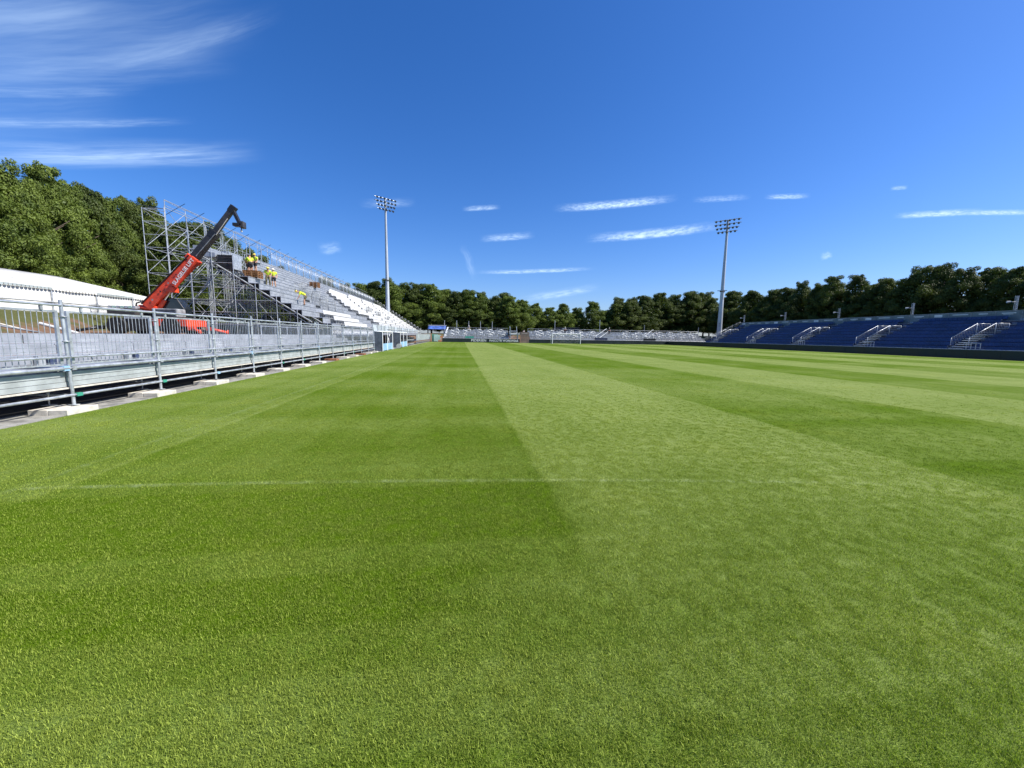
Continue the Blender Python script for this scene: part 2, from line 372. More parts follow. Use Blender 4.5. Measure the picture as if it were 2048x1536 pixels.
def text_mesh(txt, size, m, ext=.01):
    c = bpy.data.curves.new('lettering', 'FONT'); c.body = txt; c.size = size; c.extrude = ext; c.align_x = 'CENTER'; c.align_y = 'CENTER'
    c.resolution_u = 3; c.offset = size*.018
    o = bpy.data.objects.new('lettering', c); COL.objects.link(o); dg = bpy.context.evaluated_depsgraph_get()
    me = bpy.data.meshes.new_from_object(o.evaluated_get(dg)); bpy.data.objects.remove(o); me.materials.clear(); me.materials.append(M[m]); return me
ORD = ['first', 'second', 'third', 'fourth', 'fifth', 'sixth', 'seventh', 'eighth', 'ninth', 'tenth', 'eleventh', 'twelfth', 'thirteenth', 'fourteenth', 'fifteenth', 'sixteenth', 'seventeenth']

# ================================================================== SETTING
def sstep(a, b, x):
    t = min(1, max(0, (x-a)/(b-a))); return t*t*(3-2*t)
def ground_z(x, y):
    z = 0.
    zl = 1.45*sstep(-12.6, -14.5, x) + 1.6*sstep(-27.5, -31.5, x)
    zr = 2.6*sstep(69, 76, x); zf = 2.2*sstep(111, 118, y)
    z = max(zl, zr, zf)
    if z > .3: z += .12*math.sin(x*.9+y*.3)*math.sin(y*.7-x*.2)*min(1, z-.3)
    return z
def grid(xs, ys, fn, name, m):
    v = [(x, y, fn(x, y)) for y in ys for x in xs]; nx = len(xs)
    f = [(j*nx+i, j*nx+i+1, (j+1)*nx+i+1, (j+1)*nx+i) for j in range(len(ys)-1) for i in range(nx-1)]
    me = bpy.data.meshes.new(name); me.from_pydata(v, [], f); me.materials.append(M[m]); shade(me)
    o = bpy.data.objects.new(name, me); link(o, None, (0, 0, 0)); o['kind'] = 'structure'; return o
xs = [-900, -400, -200, -120, -80] + list(np.arange(-60, -8, 1.0)) + [-8, 0, 15, 30, 45, 60] + list(np.arange(66, 84, 1.5)) + [95, 130, 200, 400, 900]
ys = [-400, -150, -60] + list(np.arange(-30, 108, 3.)) + list(np.arange(108, 124, 1.5)) + [140, 200, 400, 900]
grid(xs, ys, lambda x, y: ground_z(x, y)-.004, 'ground', 'earth')
grid([-7.98, 10, 30, 56.9], [-40, 0, 30, 60, 102.6], lambda x, y: 0., 'pitch', 'turf')
kb = MB().box(-8.95, -7.985, -40, 102, -.05, .006).build('concrete_strip', 'concrete'); kb['kind'] = 'structure'
km = MB().box(-12.9, -8.955, -40, 46, -.05, .012).build('shade_sheet', 'deck_shade'); km['kind'] = 'structure'  # black sheet added to stand in for the shade below the walkway deck

# ---- grass blades on the near turf
tv, tf, tones = [], [], []
def add_blade(x, y, h, w, a, lean, tone):
    c, s = math.cos(a), math.sin(a); b = len(tv)
    for (t, ww) in ((0, 1), (.5, .8), (1, .12)):
        off = lean*t*t*h; z = h*t*(1-.25*lean*t)
        cx, cy = x+c*off, y+s*off
        tv.append((cx-s*w*ww/2, cy+c*w*ww/2, z)); tv.append((cx+s*w*ww/2, cy-c*w*ww/2, z))
    tf.append((b, b+1, b+3, b+2)); tf.append((b+2, b+3, b+5, b+4)); tones.extend([tone, tone])
tufts = []
for k in range(5):
    tv, tf, tones = [], [], []
    for i in range(34):
        add_blade(random.gauss(0, .024), random.gauss(0, .024), random.uniform(.007, .016), random.uniform(.0012, .0023), random.uniform(0, 2*PI), random.uniform(.05, .8), random.random()**1.9)
    if k == 0: add_blade(.01, .01, .014, .0022, 2.1, 1.4, .9)
    me = bpy.data.meshes.new('grass_tuft'); me.from_pydata(tv, [], tf); me.materials.append(M['blade']); shade(me)
    at = me.attributes.new('tone', 'FLOAT', 'FACE'); at.data.foreach_set('value', tones)
    tufts.append(bpy.data.objects.new('grass_tuft', me))
tcol = bpy.data.collections.new('tufts')
for o in tufts: tcol.objects.link(o)
gx = np.arange(-7.9, 26.1, .5); gy = np.arange(-.5, 24.1, .5)
v, dens, scl, f, idx = [], [], [], [], {}
def near_density(x, y):
    d = math.hypot(x, y); a = math.degrees(math.atan2(x, y+1.2))
    if a < -68 or a > 78 or d > 25: return 0
    return 2600*math.exp(-(d-1.5)/3.0) if d > 1.5 else 2600
for j, y in enumerate(gy):
    for i, x in enumerate(gx):
        v.append((x, y, .0)); dens.append(near_density(x, y)); scl.append(1+.04*math.hypot(x, y))
nx = len(gx)
for j in range(len(gy)-1):
    for i in range(nx-1):
        q = (j*nx+i, j*nx+i+1, (j+1)*nx+i+1, (j+1)*nx+i)
        if max(dens[a] for a in q) > 2: f.append(q)
me = bpy.data.meshes.new('grass'); me.from_pydata(v, [], f); me.materials.append(M['blade'])
me.attributes.new('dens', 'FLOAT', 'POINT').data.foreach_set('value', dens)
me.attributes.new('scl', 'FLOAT', 'POINT').data.foreach_set('value', scl)
gr = bpy.data.objects.new('grass', me); link(gr, None, (0, 0, .002)); gr['kind'] = 'stuff'; gr['label'] = 'short mown grass blades covering the near pitch'; gr['category'] = 'grass'
gn = bpy.data.node_groups.new('scatter_grass', 'GeometryNodeTree')
gn.interface.new_socket('Geometry', in_out='INPUT', socket_type='NodeSocketGeometry'); gn.interface.new_socket('Geometry', in_out='OUTPUT', socket_type='NodeSocketGeometry')
N = NT(gn); gi = N.n('NodeGroupInput'); go = N.n('NodeGroupOutput')
dp = N.n('GeometryNodeDistributePointsOnFaces'); dp.distribute_method = 'RANDOM'
na = N.n('GeometryNodeInputNamedAttribute'); na.data_type = 'FLOAT'; na.inputs[0].default_value = 'dens'
ns = N.n('GeometryNodeInputNamedAttribute'); ns.data_type = 'FLOAT'; ns.inputs[0].default_value = 'scl'
N.l(gi.outputs[0], dp.inputs['Mesh']); N.l(na.outputs[0], dp.inputs['Density'])
ci = N.n('GeometryNodeCollectionInfo'); ci.inputs[0].default_value = tcol; ci.inputs['Separate Children'].default_value = True; ci.inputs['Reset Children'].default_value = True
ip = N.n('GeometryNodeInstanceOnPoints'); ip.inputs['Pick Instance'].default_value = True
rv = N.n('FunctionNodeRandomValue'); rv.data_type = 'FLOAT_VECTOR'; rv.inputs[0].default_value = (-.18, -.18, 0); rv.inputs[1].default_value = (.18, .18, 6.28)
rs = N.n('FunctionNodeRandomValue'); rs.data_type = 'FLOAT'
fl = [s for s in rs.inputs if s.type == 'VALUE']; fl[0].default_value = .7; fl[1].default_value = 1.3
rsout = [s for s in rs.outputs if s.type == 'VALUE'][0]
N.l(dp.outputs['Points'], ip.inputs['Points']); N.l(ci.outputs[0], ip.inputs['Instance'])
N.l([s for s in rv.outputs if s.type == 'VECTOR'][0], ip.inputs['Rotation'])
N.l(N.m('MULTIPLY', rsout, ns.outputs[0]) if False else rsout, ip.inputs['Scale'])
mm = gn.nodes.new('ShaderNodeMath'); mm.operation = 'MULTIPLY'; gn.links.new(rsout, mm.inputs[0]); gn.links.new(ns.outputs[0], mm.inputs[1]); gn.links.new(mm.outputs[0], ip.inputs['Scale'])
N.l(ip.outputs[0], go.inputs[0])
md = gr.modifiers.new('scatter', 'NODES'); md.node_group = gn

# ================================================================== TREES
def crown_mesh(seed, lean=1.0):
    r = np.random.default_rng(seed); V = []; F = []; T = []
    nb = 96
    H0, H1, RX = .7, 16.0, 5.0
    cl = []
    for i in range(nb):
        t = r.uniform(0, 1); z = H0+.8+(H1-H0-1.6)*t
        prof = (math.sin(PI*min(1, .2+.8*t))**.45)*(1 if t < .55 else 1-.62*(t-.55)/.45) if t < .95 else .25
        rr = RX*prof*(.5+.58*math.sqrt(r.uniform(0, 1))); a = r.uniform(0, 2*PI)
        cl.append((rr*math.cos(a), rr*math.sin(a), z, r.uniform(.65, 1.45)*(1-.2*t)))
    for k in range(7): cl.append((r.uniform(-1.5, 1.5), r.uniform(-1.5, 1.5), H1-r.uniform(.1, 1.8), r.uniform(.4, .85)))
    for (cx, cy, cz, cr) in cl:
        n = int(270*cr*cr)+110
        p = r.normal(size=(n, 3)); p /= np.linalg.norm(p, axis=1)[:, None]
        rad = cr*(.55+.5*r.uniform(size=n))
        q = p*rad[:, None]*np.array([1.1, 1.1, .85])+np.array([cx, cy, cz])
        nr = p+r.normal(size=(n, 3))*.55; nr[:, 2] += .35; nr /= np.linalg.norm(nr, axis=1)[:, None]
        tone = r.uniform()*.4+.6*r.uniform(size=n)
        for i in range(n):
            nn = Vector(nr[i]); a = nn.orthogonal().normalized(); b = nn.cross(a)
            th = r.uniform(0, 2*PI); A = a*math.cos(th)+b*math.sin(th); B = nn.cross(A)
            s = r.uniform(.075, .18); c = Vector(q[i]); base = len(V)
            V += [tuple(c-A*s), tuple(c+B*s*.55+nn*s*.15), tuple(c+A*s), tuple(c-B*s*.55+nn*s*.15)]
            F.append((base, base+1, base+2, base+3)); T.append(tone[i])
    # inner leaves that close the crown
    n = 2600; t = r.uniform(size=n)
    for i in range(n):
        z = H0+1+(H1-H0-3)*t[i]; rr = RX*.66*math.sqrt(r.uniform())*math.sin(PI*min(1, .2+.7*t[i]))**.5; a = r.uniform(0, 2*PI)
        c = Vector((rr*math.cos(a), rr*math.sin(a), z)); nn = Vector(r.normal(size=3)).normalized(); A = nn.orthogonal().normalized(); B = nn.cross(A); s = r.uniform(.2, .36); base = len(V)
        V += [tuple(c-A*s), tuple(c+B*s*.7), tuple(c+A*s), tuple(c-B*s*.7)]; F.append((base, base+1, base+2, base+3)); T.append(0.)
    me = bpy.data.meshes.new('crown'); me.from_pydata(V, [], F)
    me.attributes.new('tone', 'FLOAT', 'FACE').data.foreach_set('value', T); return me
def trunk_mesh(seed):
    r = random.Random(seed); b = MB(); b.tube((0, 0, -1), (0, 0, 3), .32, 8, .24).tube((0, 0, 3), (.15, .1, 9), .24, 8, .12).tube((.15, .1, 9), (.1, 0, 13.5), .12, 6, .04)
    for k in range(9):
        a = r.uniform(0, 2*PI); z = r.uniform(2.6, 9); L = r.uniform(2, 3.6); b.tube((0.05, 0.03, z), (L*math.cos(a), L*math.sin(a), z+L*r.uniform(.5, 1)), .09, 5, .03)
    return b.mesh('trunk', 'bark')
crowns = []
for k in range(7):
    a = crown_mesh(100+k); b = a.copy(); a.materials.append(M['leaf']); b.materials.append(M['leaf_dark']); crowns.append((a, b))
trunks = [trunk_mesh(k) for k in range(3)]
GL = 'trees behind the white tent'; tn = 0; CNT = {}
def tree(u, v, rng_, label, group=None, dark=False, wide=1.0):
    global tn
    a, e = azel(u, v)
    if u < 330: rng_ = (49+max(0, rng_-50)*.35)/abs(math.sin(a))
    elif u < 720: rng_ = min((41+(rng_ % 5))/abs(math.sin(a)), 128/math.cos(a))
    elif rng_ < 200: rng_ = min((113 if rng_ == 121 else rng_)/math.cos(a), (77 if 'lower dark tree filling' in label else 82+(rng_ % 4))/max(.01, abs(math.sin(a))))
    x, y = rng_*math.sin(a), rng_*math.cos(a); z0 = ground_z(x, y); top = EYE+rng_*math.tan(e); h = max(4., top-z0); s = h/16.3
    sx = max(s*.95, .7)*wide
    if group and group not in (GL,):
        CNT[group] = CNT.get(group, 0)+1; q_ = CNT[group]; label += ', %s from left' % (ORD[q_-1] if q_ <= len(ORD) else 'number %d' % q_)
    t = thing('tree', (x, y, z0), label, 'tree', group)
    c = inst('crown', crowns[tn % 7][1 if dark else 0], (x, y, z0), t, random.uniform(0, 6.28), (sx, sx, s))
    inst('trunk', trunks[tn % 3], (x, y, z0), t, random.uniform(0, 6.28), (s, s, s)); tn += 1

left = [(-420, 260, 50, 'leafy tree far outside the left edge of the photo, above the tent'), (-300, 275, 50, 'leafy tree outside the left edge of the photo'), (-200, 285, 50, 'leafy tree just outside the left edge of the photo'), (-120, 290, 44, 'tall leafy tree left of the white tent, at the left edge'), (-60, 300, 47, 'broad leafy tree behind the near end of the white tent'),
 (-5, 316, 50, 'leafy tree with the highest crown at the far left'), (45, 352, 48, 'lower leafy tree in a dip behind the tent roof'), (82, 324, 53, 'leafy tree with a pointed top behind the white tent roof'),
 (125, 356, 55, 'bushy tree right of the pointed tree behind the tent'), (172, 361, 58, 'rounded darker tree above the far half of the tent roof'),
 (212, 386, 60, 'leafy tree between the rounded tree and the scaffold'), (258, 394, 62, 'dark twin topped tree just left of the tallest scaffold posts'), (298, 396, 66, 'dark leafy tree behind the first tall scaffold posts'),
 (150, 455, 44, 'low spreading tree directly behind the tent roof'), (30, 440, 42, 'low bright green tree behind the tent at the left edge'), (95, 470, 43, 'small light green tree behind the middle of the tent roof'), (235, 480, 50, 'low dark tree behind the far end of the tent')]
for (u, v, r_, lab) in left: tree(u, v, r_, lab, GL, dark=('dark' in lab), wide=(.70 if v < 400 and u > -50 else .95))
GS = 'trees seen through the scaffold'
for (u, v, r_) in [(338, 452, 70), (372, 440, 74), (412, 446, 78), (446, 468, 82), (482, 492, 88), (515, 508, 94), (552, 528, 100), (600, 550, 110), (652, 553, 120), (690, 566, 128), (330, 520, 60), (390, 530, 64), (455, 540, 70), (520, 570, 78)]:
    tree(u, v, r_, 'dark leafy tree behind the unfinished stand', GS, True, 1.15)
GF = 'row of trees beyond the far terrace'
fl_ = [(722, 564), (748, 561), (778, 556), (806, 566), (834, 565), (862, 566), (888, 574), (912, 580), (938, 578), (964, 586), (990, 592), (1018, 591), (1044, 598)]
for i, (u, v) in enumerate(fl_): tree(u, v, 124-abs(i-6)*.6+random.uniform(-3, 3), 'leafy green tree beyond the far left corner', 'trees left of the goal', i % 3 == 1, 1.3)
gp = [(1070, 604, 'smaller sunlit tree behind the far terrace just left of the goal'), (1100, 613, 'small tree in the lowest dip of the treeline above the goal'), (1127, 607, 'rounded tree rising above the middle of the goal'),
 (1154, 615, 'light green low tree above the right goal post'), (1187, 602, 'single pointed tree right of the goal against the sky'), (1213, 620, 'low tree in the gap right of the pointed tree')]
for u, v, lab in gp: tree(u, v, 128+random.uniform(-3, 3), lab, None, False, 1.15)
for i, (u, v) in enumerate([(1236, 608), (1262, 598), (1290, 589), (1320, 585), (1350, 588), (1384, 581), (1412, 583)]):
    tree(u, v, 128+random.uniform(-4, 4), 'dark tree between the goal and the right light mast', 'trees left of the right mast', True, 1.35)
for i, (u, v) in enumerate([(1468, 580), (1508, 576), (1553, 575), (1582, 574)]):
    tree(u, v, 126, 'even topped dark tree right of the right mast', 'trees right of the right mast', True, 1.3)
rg = [(1607, 562, 'dark tree with a small crest above the second stand aisle'), (1640, 567, 'lower dark tree between the crested tree and two round ones'), (1671, 550, 'round topped dark tree, left of a matching pair'),
 (1719, 547, 'round topped dark tree, right of a matching pair'), (1750, 562, 'low dark tree in the notch after the round pair'), (1776, 552, 'dark tree behind the middle of the blue stand'), (1812, 556, 'dark tree left of the big tree group on the right')]
for i, (u, v, lab) in enumerate(rg): tree(u, v, 124, lab, None, True, 1.)
for i, (u, v) in enumerate([(1845, 530), (1888, 526), (1935, 533), (1985, 532), (2030, 530), (2080, 540), (2150, 540), (2240, 545)]):
    tree(u, v, 100-i*1.5, 'big dark tree behind the right end of the blue stand', 'tall trees at the right', True, 1.)
# second rank, lower, that closes the gaps
for i, u in enumerate(range(740, 1740, 38)):
    v = 584 if u < 1030 else (622 if u < 1225 else (594 if u < 1590 else 586))
    w_ = 'left of the goal' if u < 1060 else ('between the goal and the right mast' if u < 1440 else 'behind the far end of the blue stand')
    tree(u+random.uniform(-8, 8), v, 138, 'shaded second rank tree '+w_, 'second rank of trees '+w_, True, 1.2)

# ================================================================== FRONT WALKWAY (left)
WX = -8.3; Y0 = 9.5; DY = 2.5; KB = range(-3, 12)
wk = thing('spectator_walkway', (WX, 9.5, 0), 'galvanised scaffold walkway with barred guard rails and stepped deck along the left touchline', 'walkway')
gp_frame = None
def rosette(name, x, y, z, parent, m='galv'):
    return tube(name, (x, y, z-.012), (x, y, z+.012), .062, m, parent, 8)
bar_me = cyl_mesh('galv', 6)
for k in list(KB)+[12]:
    y = Y0+k*DY
    jx, jy = random.uniform(-.012, .012), random.uniform(-.02, .02)
    p = tube('scaffold_post', (WX, y, .13), (WX+jx, y+jy, 2.38+random.uniform(-.03, .03)), .031, 'galv', wk, 10)
    tube('jack_screw', (WX-.45, y-.02, .13), (WX-.45, y-.02, .5), .014, 'timber' if k % 3 == 0 else 'galv_dull', wk, 6)
    tube('inner_post', (WX-.45, y-.02, .36), (WX-.45, y-.02, .9), .026, 'galv_dull', wk)
    box('base_plate', (WX-.45, y-.02, .137), (.17, .17, .012), 'galv_dull', wk)
    box('base_plate', (WX, y, .137), (.13, .13, .012), 'galv_dull', wk)
    for z in (.35, .93, 1.5, 2.02): rosette('rosette', WX, y, z, wk)
    for z in (.35, .93):
        tube('cross_tube', (WX, y, z), (WX-3.2, y, z), .024, 'galv_dull', wk, 6)
    box('coupler', (WX+.015, y+.11, .35), (.07, .13, .07), ('green', 'green', 'lightblue', 'galv')[k % 4], wk)
    if k % 3 == 0: box('coupler', (WX-.02, y-.09, .93), (.11, .12, .10), 'lightblue', wk)
    box('coupler', (WX+.01, y+.05, .93), (.09, .10, .09), 'galv', wk)
    box('coupler', (WX+.01, y-.05, 1.17), (.07, .07, .06), 'galv_dull', wk)
for k in KB:
    y = Y0+k*DY; y1 = y+DY
    tube('top_rail', (WX, y+.03, 2.25), (WX, y1-.03, 2.25), .027, 'galv', wk)
    tube('mid_rail', (WX+.035, y+.02, 1.17), (WX+.035, y1-.02, 1.17), .022, 'galv', wk)
    tube('edge_tube', (WX+.005, y+.04, .93), (WX+.005, y1-.04, .93), .038, 'galv', wk)
    tube('low_rail', (WX+.01, y+.03, .35), (WX+.01, y1-.03, .35), .028, 'galv', wk)
    for yy in (y+.42, y1-.42): box('rail_spigot', (WX-.01, yy, 2.19), (.035, .05, .11), 'galv_dull', wk)
    for j in range(3):
        z1 = .845-j*.108; box('fascia_plank', (WX-.10-.012*(j % 2), (y+y1)/2, z1-.05), (.03, DY-.03, .100), 'fascia', wk)
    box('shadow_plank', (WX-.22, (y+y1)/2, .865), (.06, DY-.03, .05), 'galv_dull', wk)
    box('timber_batten', (WX-.07, (y+y1)/2, .50), (.06, DY-.02, .03), 'timber', wk)
    for j in range(4): box('deck_plank', (WX-.42-j*.325, (y+y1)/2, .88), (.315, DY-.04, .05), 'deck', wk)
    # stepped seating deck behind
    for j, (xr, za, zb) in enumerate(((-9.95, .905, 1.08), (-10.75, 1.11, 1.34), (-11.5, 1.37, 1.60))):
        box('step_riser', (xr, (y+y1)/2, (za+zb)/2), (.03, DY-.03, zb-za), 'riser', wk)
        w_ = .77 if j < 2 else 1.1
        box('step_tread', (xr-.02-w_/2, (y+y1)/2, zb+.012), (w_, DY-.03, .025), 'deck', wk)
    box('seat_bracket', (-9.86, y+1.1, 1.0), (.10, .16, .24), 'galv_dull', wk)
    box('seat_bracket', (-9.86, y+1.36, .99), (.10, .16, .17), 'bluefloor', wk)
    # guard panel: frame, thin cross wires, upright bars
    b = MB(); X = WX-.035; ya, yb = y+.09, y1-.09
    b.box(X-.018, X+.018, ya, yb, 2.105, 2.145).box(X-.012, X+.012, ya, yb, 1.0, 1.03)
    for (q, w_) in ((ya, .065), (yb-.065, .065)): b.box(X-.02, X+.02, q, q+w_, 1.03, 2.105)
    for z in (1.52, 1.38, 1.30, 1.06, 1.22): b.tube((X+.009, ya, z), (X+.009, yb, z), .0035, 4)
    gp = b.build('guard_panel', 'galv', wk)
    nb = 19; ys_ = [ya+.065+(i+1)*(yb-ya-.13)/(nb+1) for i in range(nb)]
    if k < 7:
        for q in ys_: tube('bar', (X, q, 1.03), (X, q, 2.105), .0068, 'galv', gp, 6)
    else:
        b = MB()
        for q in ys_: b.tube((X, q, 1.03), (X, q, 2.105), .0075, 4)
        bb = b.build('bars', 'galv', gp); bb['kind'] = 'stuff'
# far length of the same walkway, by the corner
wf = thing('spectator_walkway', (-7.9, 73, 0), 'far stretch of grey screened walkway beyond the dugouts at the left corner', 'walkway')
for k in range(14):
    y = 73+k*2.5
    tube('scaffold_post', (-7.9, y, 0), (-7.9, y, 2.0), .035, 'galv', wf, 6)
    box('screen_panel', (-7.96, y+1.25, 1.3), (.03, 2.42, 1.15), 'glasspanel', wf)
    tube('low_rail', (-7.9, y, .35), (-7.9, y+2.5, .35), .03, 'galv', wf, 6); tube('top_rail', (-7.9, y, 1.98), (-7.9, y+2.5, 1.98), .03, 'galv', wf, 6)
    box('deck_plank', (-8.5, y+1.25, .7), (1.1, 2.45, .06), 'deck', wf)

# timber pads below the posts
pad_words = {-3: 'pale timber pad under a walkway post behind the camera', -2: 'pale timber pad under the walkway post left of the frame', -1: 'pale timber pad cut off by the left edge of the photo',
             0: 'pale thick timber pad under the nearest scaffold post'}
for k in list(KB)+[12]:
    y = Y0+k*DY; j = random.uniform(-.05, .05)
    red = k in (7, 10)
    lab = pad_words.get(k, 'pale timber pad under the %s scaffold post, counted from the nearest' % ORD[max(k, 0)])
    if red: lab = 'reddish timber pad under the %s scaffold post, counted from the nearest' % ORD[k]
    pd = thing('timber_pad', (WX-.1, y-.15, 0), lab, 'timber pad', 'timber pads below the walkway posts')
    L = .95; m = 'timber_red' if red else 'timber'
    for i in range(2):
        b = MB().box(WX-.36+i*.36, WX-.01+i*.355, y-.60+j, y+.10+j, .0, .118-.006*i); b.build('plank', m, pd, bevel=.008)
    MB().box(WX-.3, WX-.22, y-.12, y-.04, .127, .133).build('bolt_plate', 'galv_dull', pd)

# ================================================================== MARQUEE
tx, ty0, bayL, nb_ = -33., 21.0, 4.0, 7
zg, ze, zr_, xr_ = 3.0, 5.12, 6.95, -39.5
te = thing('marquee_tent', (tx, ty0, zg), 'long white marquee tent with scalloped eaves on the grass bank', 'tent')
yE = ty0+bayL*nb_
def sag_panel(name, p00, p10, p11, p01, sag, nrm, m, parent, nx=8, ny=6, seed=0):
    r = random.Random(seed); V, F = [], []
    for j in range(ny+1):
        for i in range(nx+1):
            a, b = i/nx, j/ny
            p = (Vector(p00)*(1-a)+Vector(p10)*a)*(1-b)+(Vector(p01)*(1-a)+Vector(p11)*a)*b
            d = math.sin(PI*a)*math.sin(PI*b)*sag + .05*math.sin(9*a+seed)*math.sin(7*b+seed*2)*math.sin(PI*a)*math.sin(PI*b)
            V.append(tuple(p-Vector(nrm)*d))
    for j in range(ny):
        for i in range(nx): q = j*(nx+1)+i; F.append((q, q+1, q+nx+2, q+nx+1))
    b = MB(); b.v = V; b.f = F; b.sm = [True]*len(F)
    o = b.build(name, m, parent); sl = o.modifiers.new('thickness', 'SOLIDIFY'); sl.thickness = .01; return o
for k in range(nb_):
    y, y1 = ty0+k*bayL, ty0+(k+1)*bayL
    last = k == nb_-1
    sag_panel('wall_panel', (tx, y, zg), (tx, y1, zg), (tx, y1, ze), (tx, y, ze), .10, (1, 0, 0), 'tent', te, seed=k)
    if not last:
        sag_panel('roof_panel', (tx+.12, y, ze), (tx+.12, y1, ze), (xr_, y1, zr_), (xr_, y, zr_), .16, (.3, 0, .95), 'tent_roof', te, seed=k+20)
        sag_panel('back_roof_panel', (xr_, y, zr_), (xr_, y1, zr_), (2*xr_-tx, y1, ze), (2*xr_-tx, y, ze), .1, (-.3, 0, .95), 'tent_roof', te, seed=k+40)
    else:
        MB().poly([(tx+.12, y, ze), (tx+.12, y1, ze), (xr_, y, zr_)]).poly([(tx+.12, y1, ze), (2*xr_-tx, y1, ze), (xr_, y, zr_)]).poly([(2*xr_-tx, y1, ze), (2*xr_-tx, y, ze), (xr_, y, zr_)]).build('hip_roof', 'tent_roof', te)
    # scalloped valance
    b = MB(); n = 14
    for i in range(n):
        a = y+bayL*i/n; c = y+bayL*(i+1)/n; X = tx+.14
        b.poly([(X, a, ze), (X, c, ze), (X, c-.03, ze-.15), (X, (a+c)/2, ze-.22), (X, a+.03, ze-.15)])
    b.build('valance', 'glasspanel' if k % 2 else 'tent', te)
    tube('tent_post', (tx+.05, y, zg-.3), (tx+.05, y, ze), .055, 'galv', te); tube('side_rail', (tx+.09, y, zg+.95), (tx+.09, y1, zg+.95), .05, 'galv_dull', te)
tube('tent_post', (tx+.05, yE, zg-.3), (tx+.05, yE, ze), .055, 'galv', te)
MB().poly([(tx, yE, zg), (2*xr_-tx, yE, zg), (2*xr_-tx, yE, ze), (tx, yE, ze)]).build('end_wall', 'tent', te)
MB().poly([(tx, ty0, zg), (2*xr_-tx, ty0, zg), (2*xr_-tx, ty0, ze), (xr_, ty0, zr_), (tx, ty0, ze)]).build('gable_wall', 'tent', te)
# loose tubes on the bank
for (p0, p1, r, m, lab) in (((-25.5, 27.6, 1.5), (-28.6, 26.9, 2.5), .05, 'timber', 'pale pole leaning on the grass bank below the tent'),
                            ((-25.1, 29.6, 1.5), (-26.9, 29.2, 2.12), .10, 'white', 'short thick white pipe propped on the bank'),
                            ((-24.6, 27.0, 1.5), (-27.6, 26.6, 2.1), .05, 'galv_dull', 'grey tube lying beside the pale pole on the bank')):
    o = tube('pole' if 'pole' in lab else 'pipe', p0, p1, r, m); tag(o, lab, 'pole')

# ================================================================== BIG STAND UNDER CONSTRUCTION
SY = 35.9; BAY = 2.57; NB = 30; TX0 = -13.4; TR = .82; RI = .527; Z0 = 3.75
EY = SY+BAY*NB
st = thing('grandstand', (TX0, SY, 1.4), 'tall half built grandstand of metal steps on open scaffolding at the left', 'grandstand')
def zt(i): return Z0+RI*i
def xt(i): return TX0-TR*i
tread_me = MB().box(-TR, .03, 0, BAY-.03, -.05, 0).mesh('tread', 'deck')
riser_me = MB().box(-.03, .0, 0, BAY-.03, -RI+.02, -.052).box(0, .012, 0, BAY-.03, -.30, -.285).mesh('riser', 'riser')
nind = 0; far = MB()
def first_bay(i):
    if i < 0: return 1
    if i <= 4: return 0
    if i == 5: return 0
    return {6: 1, 7: 2, 8: 3, 9: 3, 10: 4, 11: 5}.get(i, 5)
steps = [(i, b) for b in range(NB) for i in range(-3, 13) if b >= first_bay(i)]
for (i, b) in steps:
    y = SY+b*BAY; x = xt(i); z = zt(i)
    drop = RI if i != 0 else RI
    if nind < 290 and not (2 < i and b in (9999,)):
        inst('tread', tread_me, (x, y, z), st); inst('riser', riser_me, (x+.0, y, z), st); nind += 1
    else:
        far.box(x-TR, x+.03, y, y+BAY-.03, z-.05, z).box(x-.03, x, y, y+BAY-.03, z-RI+.02, z-.052)
fo = far.build('far_steps', 'riser', st); fo['kind'] = 'stuff'
# loose decks higher up, still being laid
for (i, b, n) in ((8, 0, 1), (9, 1, 1), (9, 0, 1), (10, 2, 1)):
    box('loose_deck', (xt(i)-.35, SY+b*BAY+1.2, zt(i)+.05), (.78, 2.4, .34), 'deck', st)
box('shade_wall', (-11.35, SY+2.6+36, 1.85), (.05, 72, .75), 'galv_dull', st)
# frame: posts, ledgers, braces
rows = [-12.2, -13.8, -15.4, -17.0, -18.6, -20.2, -21.8, -23.4, -25.0]
def ztop(x, b):
    zr = Z0+(-x+TX0)*RI/TR-.25
    if x <= -24.9: return 12.85 if b >= 1 else 11.45
    if x <= -23.3: return (zr+1.6 if b < 7 else zr)
    if x <= -18 and b < 3: return zr+1.2
    return zr
NBF = 9
for b in range(NBF+1):
    y = SY+b*BAY
    for x in rows:
        if b > 5 and x > -22: continue
        tube('scaffold_post', (x, y, 1.35), (x, y, ztop(x, b)), .03, 'galv', st, 6)
    for x0, x1 in zip(rows[:-1], rows[1:]):
        if b > 5: continue
        lim = min(ztop(x0, b), ztop(x1, b)); z = 2.4
        while z < lim+.1:
            tube('cross_ledger', (x0, y, z), (x1, y, z), .024, 'galv', st, 6); z += 2.0 if b > 2 else 1.0+(b % 2)
        if b % 2 == 0 and lim > 4:
            z = 2.4; fl = 0
            while z+2 < lim+.3:
                a, c = (x0, x1) if fl % 2 == 0 else (x1, x0); tube('cross_brace', (a, y+.04, z), (c, y+.04, z+2), .02, 'galv_dull', st, 5); z += 2; fl += 1
    # raker beams under the steps
    if b < 8:
        tube('raker_beam', (TX0+.75, y+.05, Z0-.62-.45), (xt(11), y+.05, zt(11)-.72), .07, 'galv_dull', st, 6)
        tube('raker_beam', (TX0+.75, y+.05, Z0-.92-.45), (xt(11), y+.05, zt(11)-1.05), .035, 'galv_dull', st, 6)
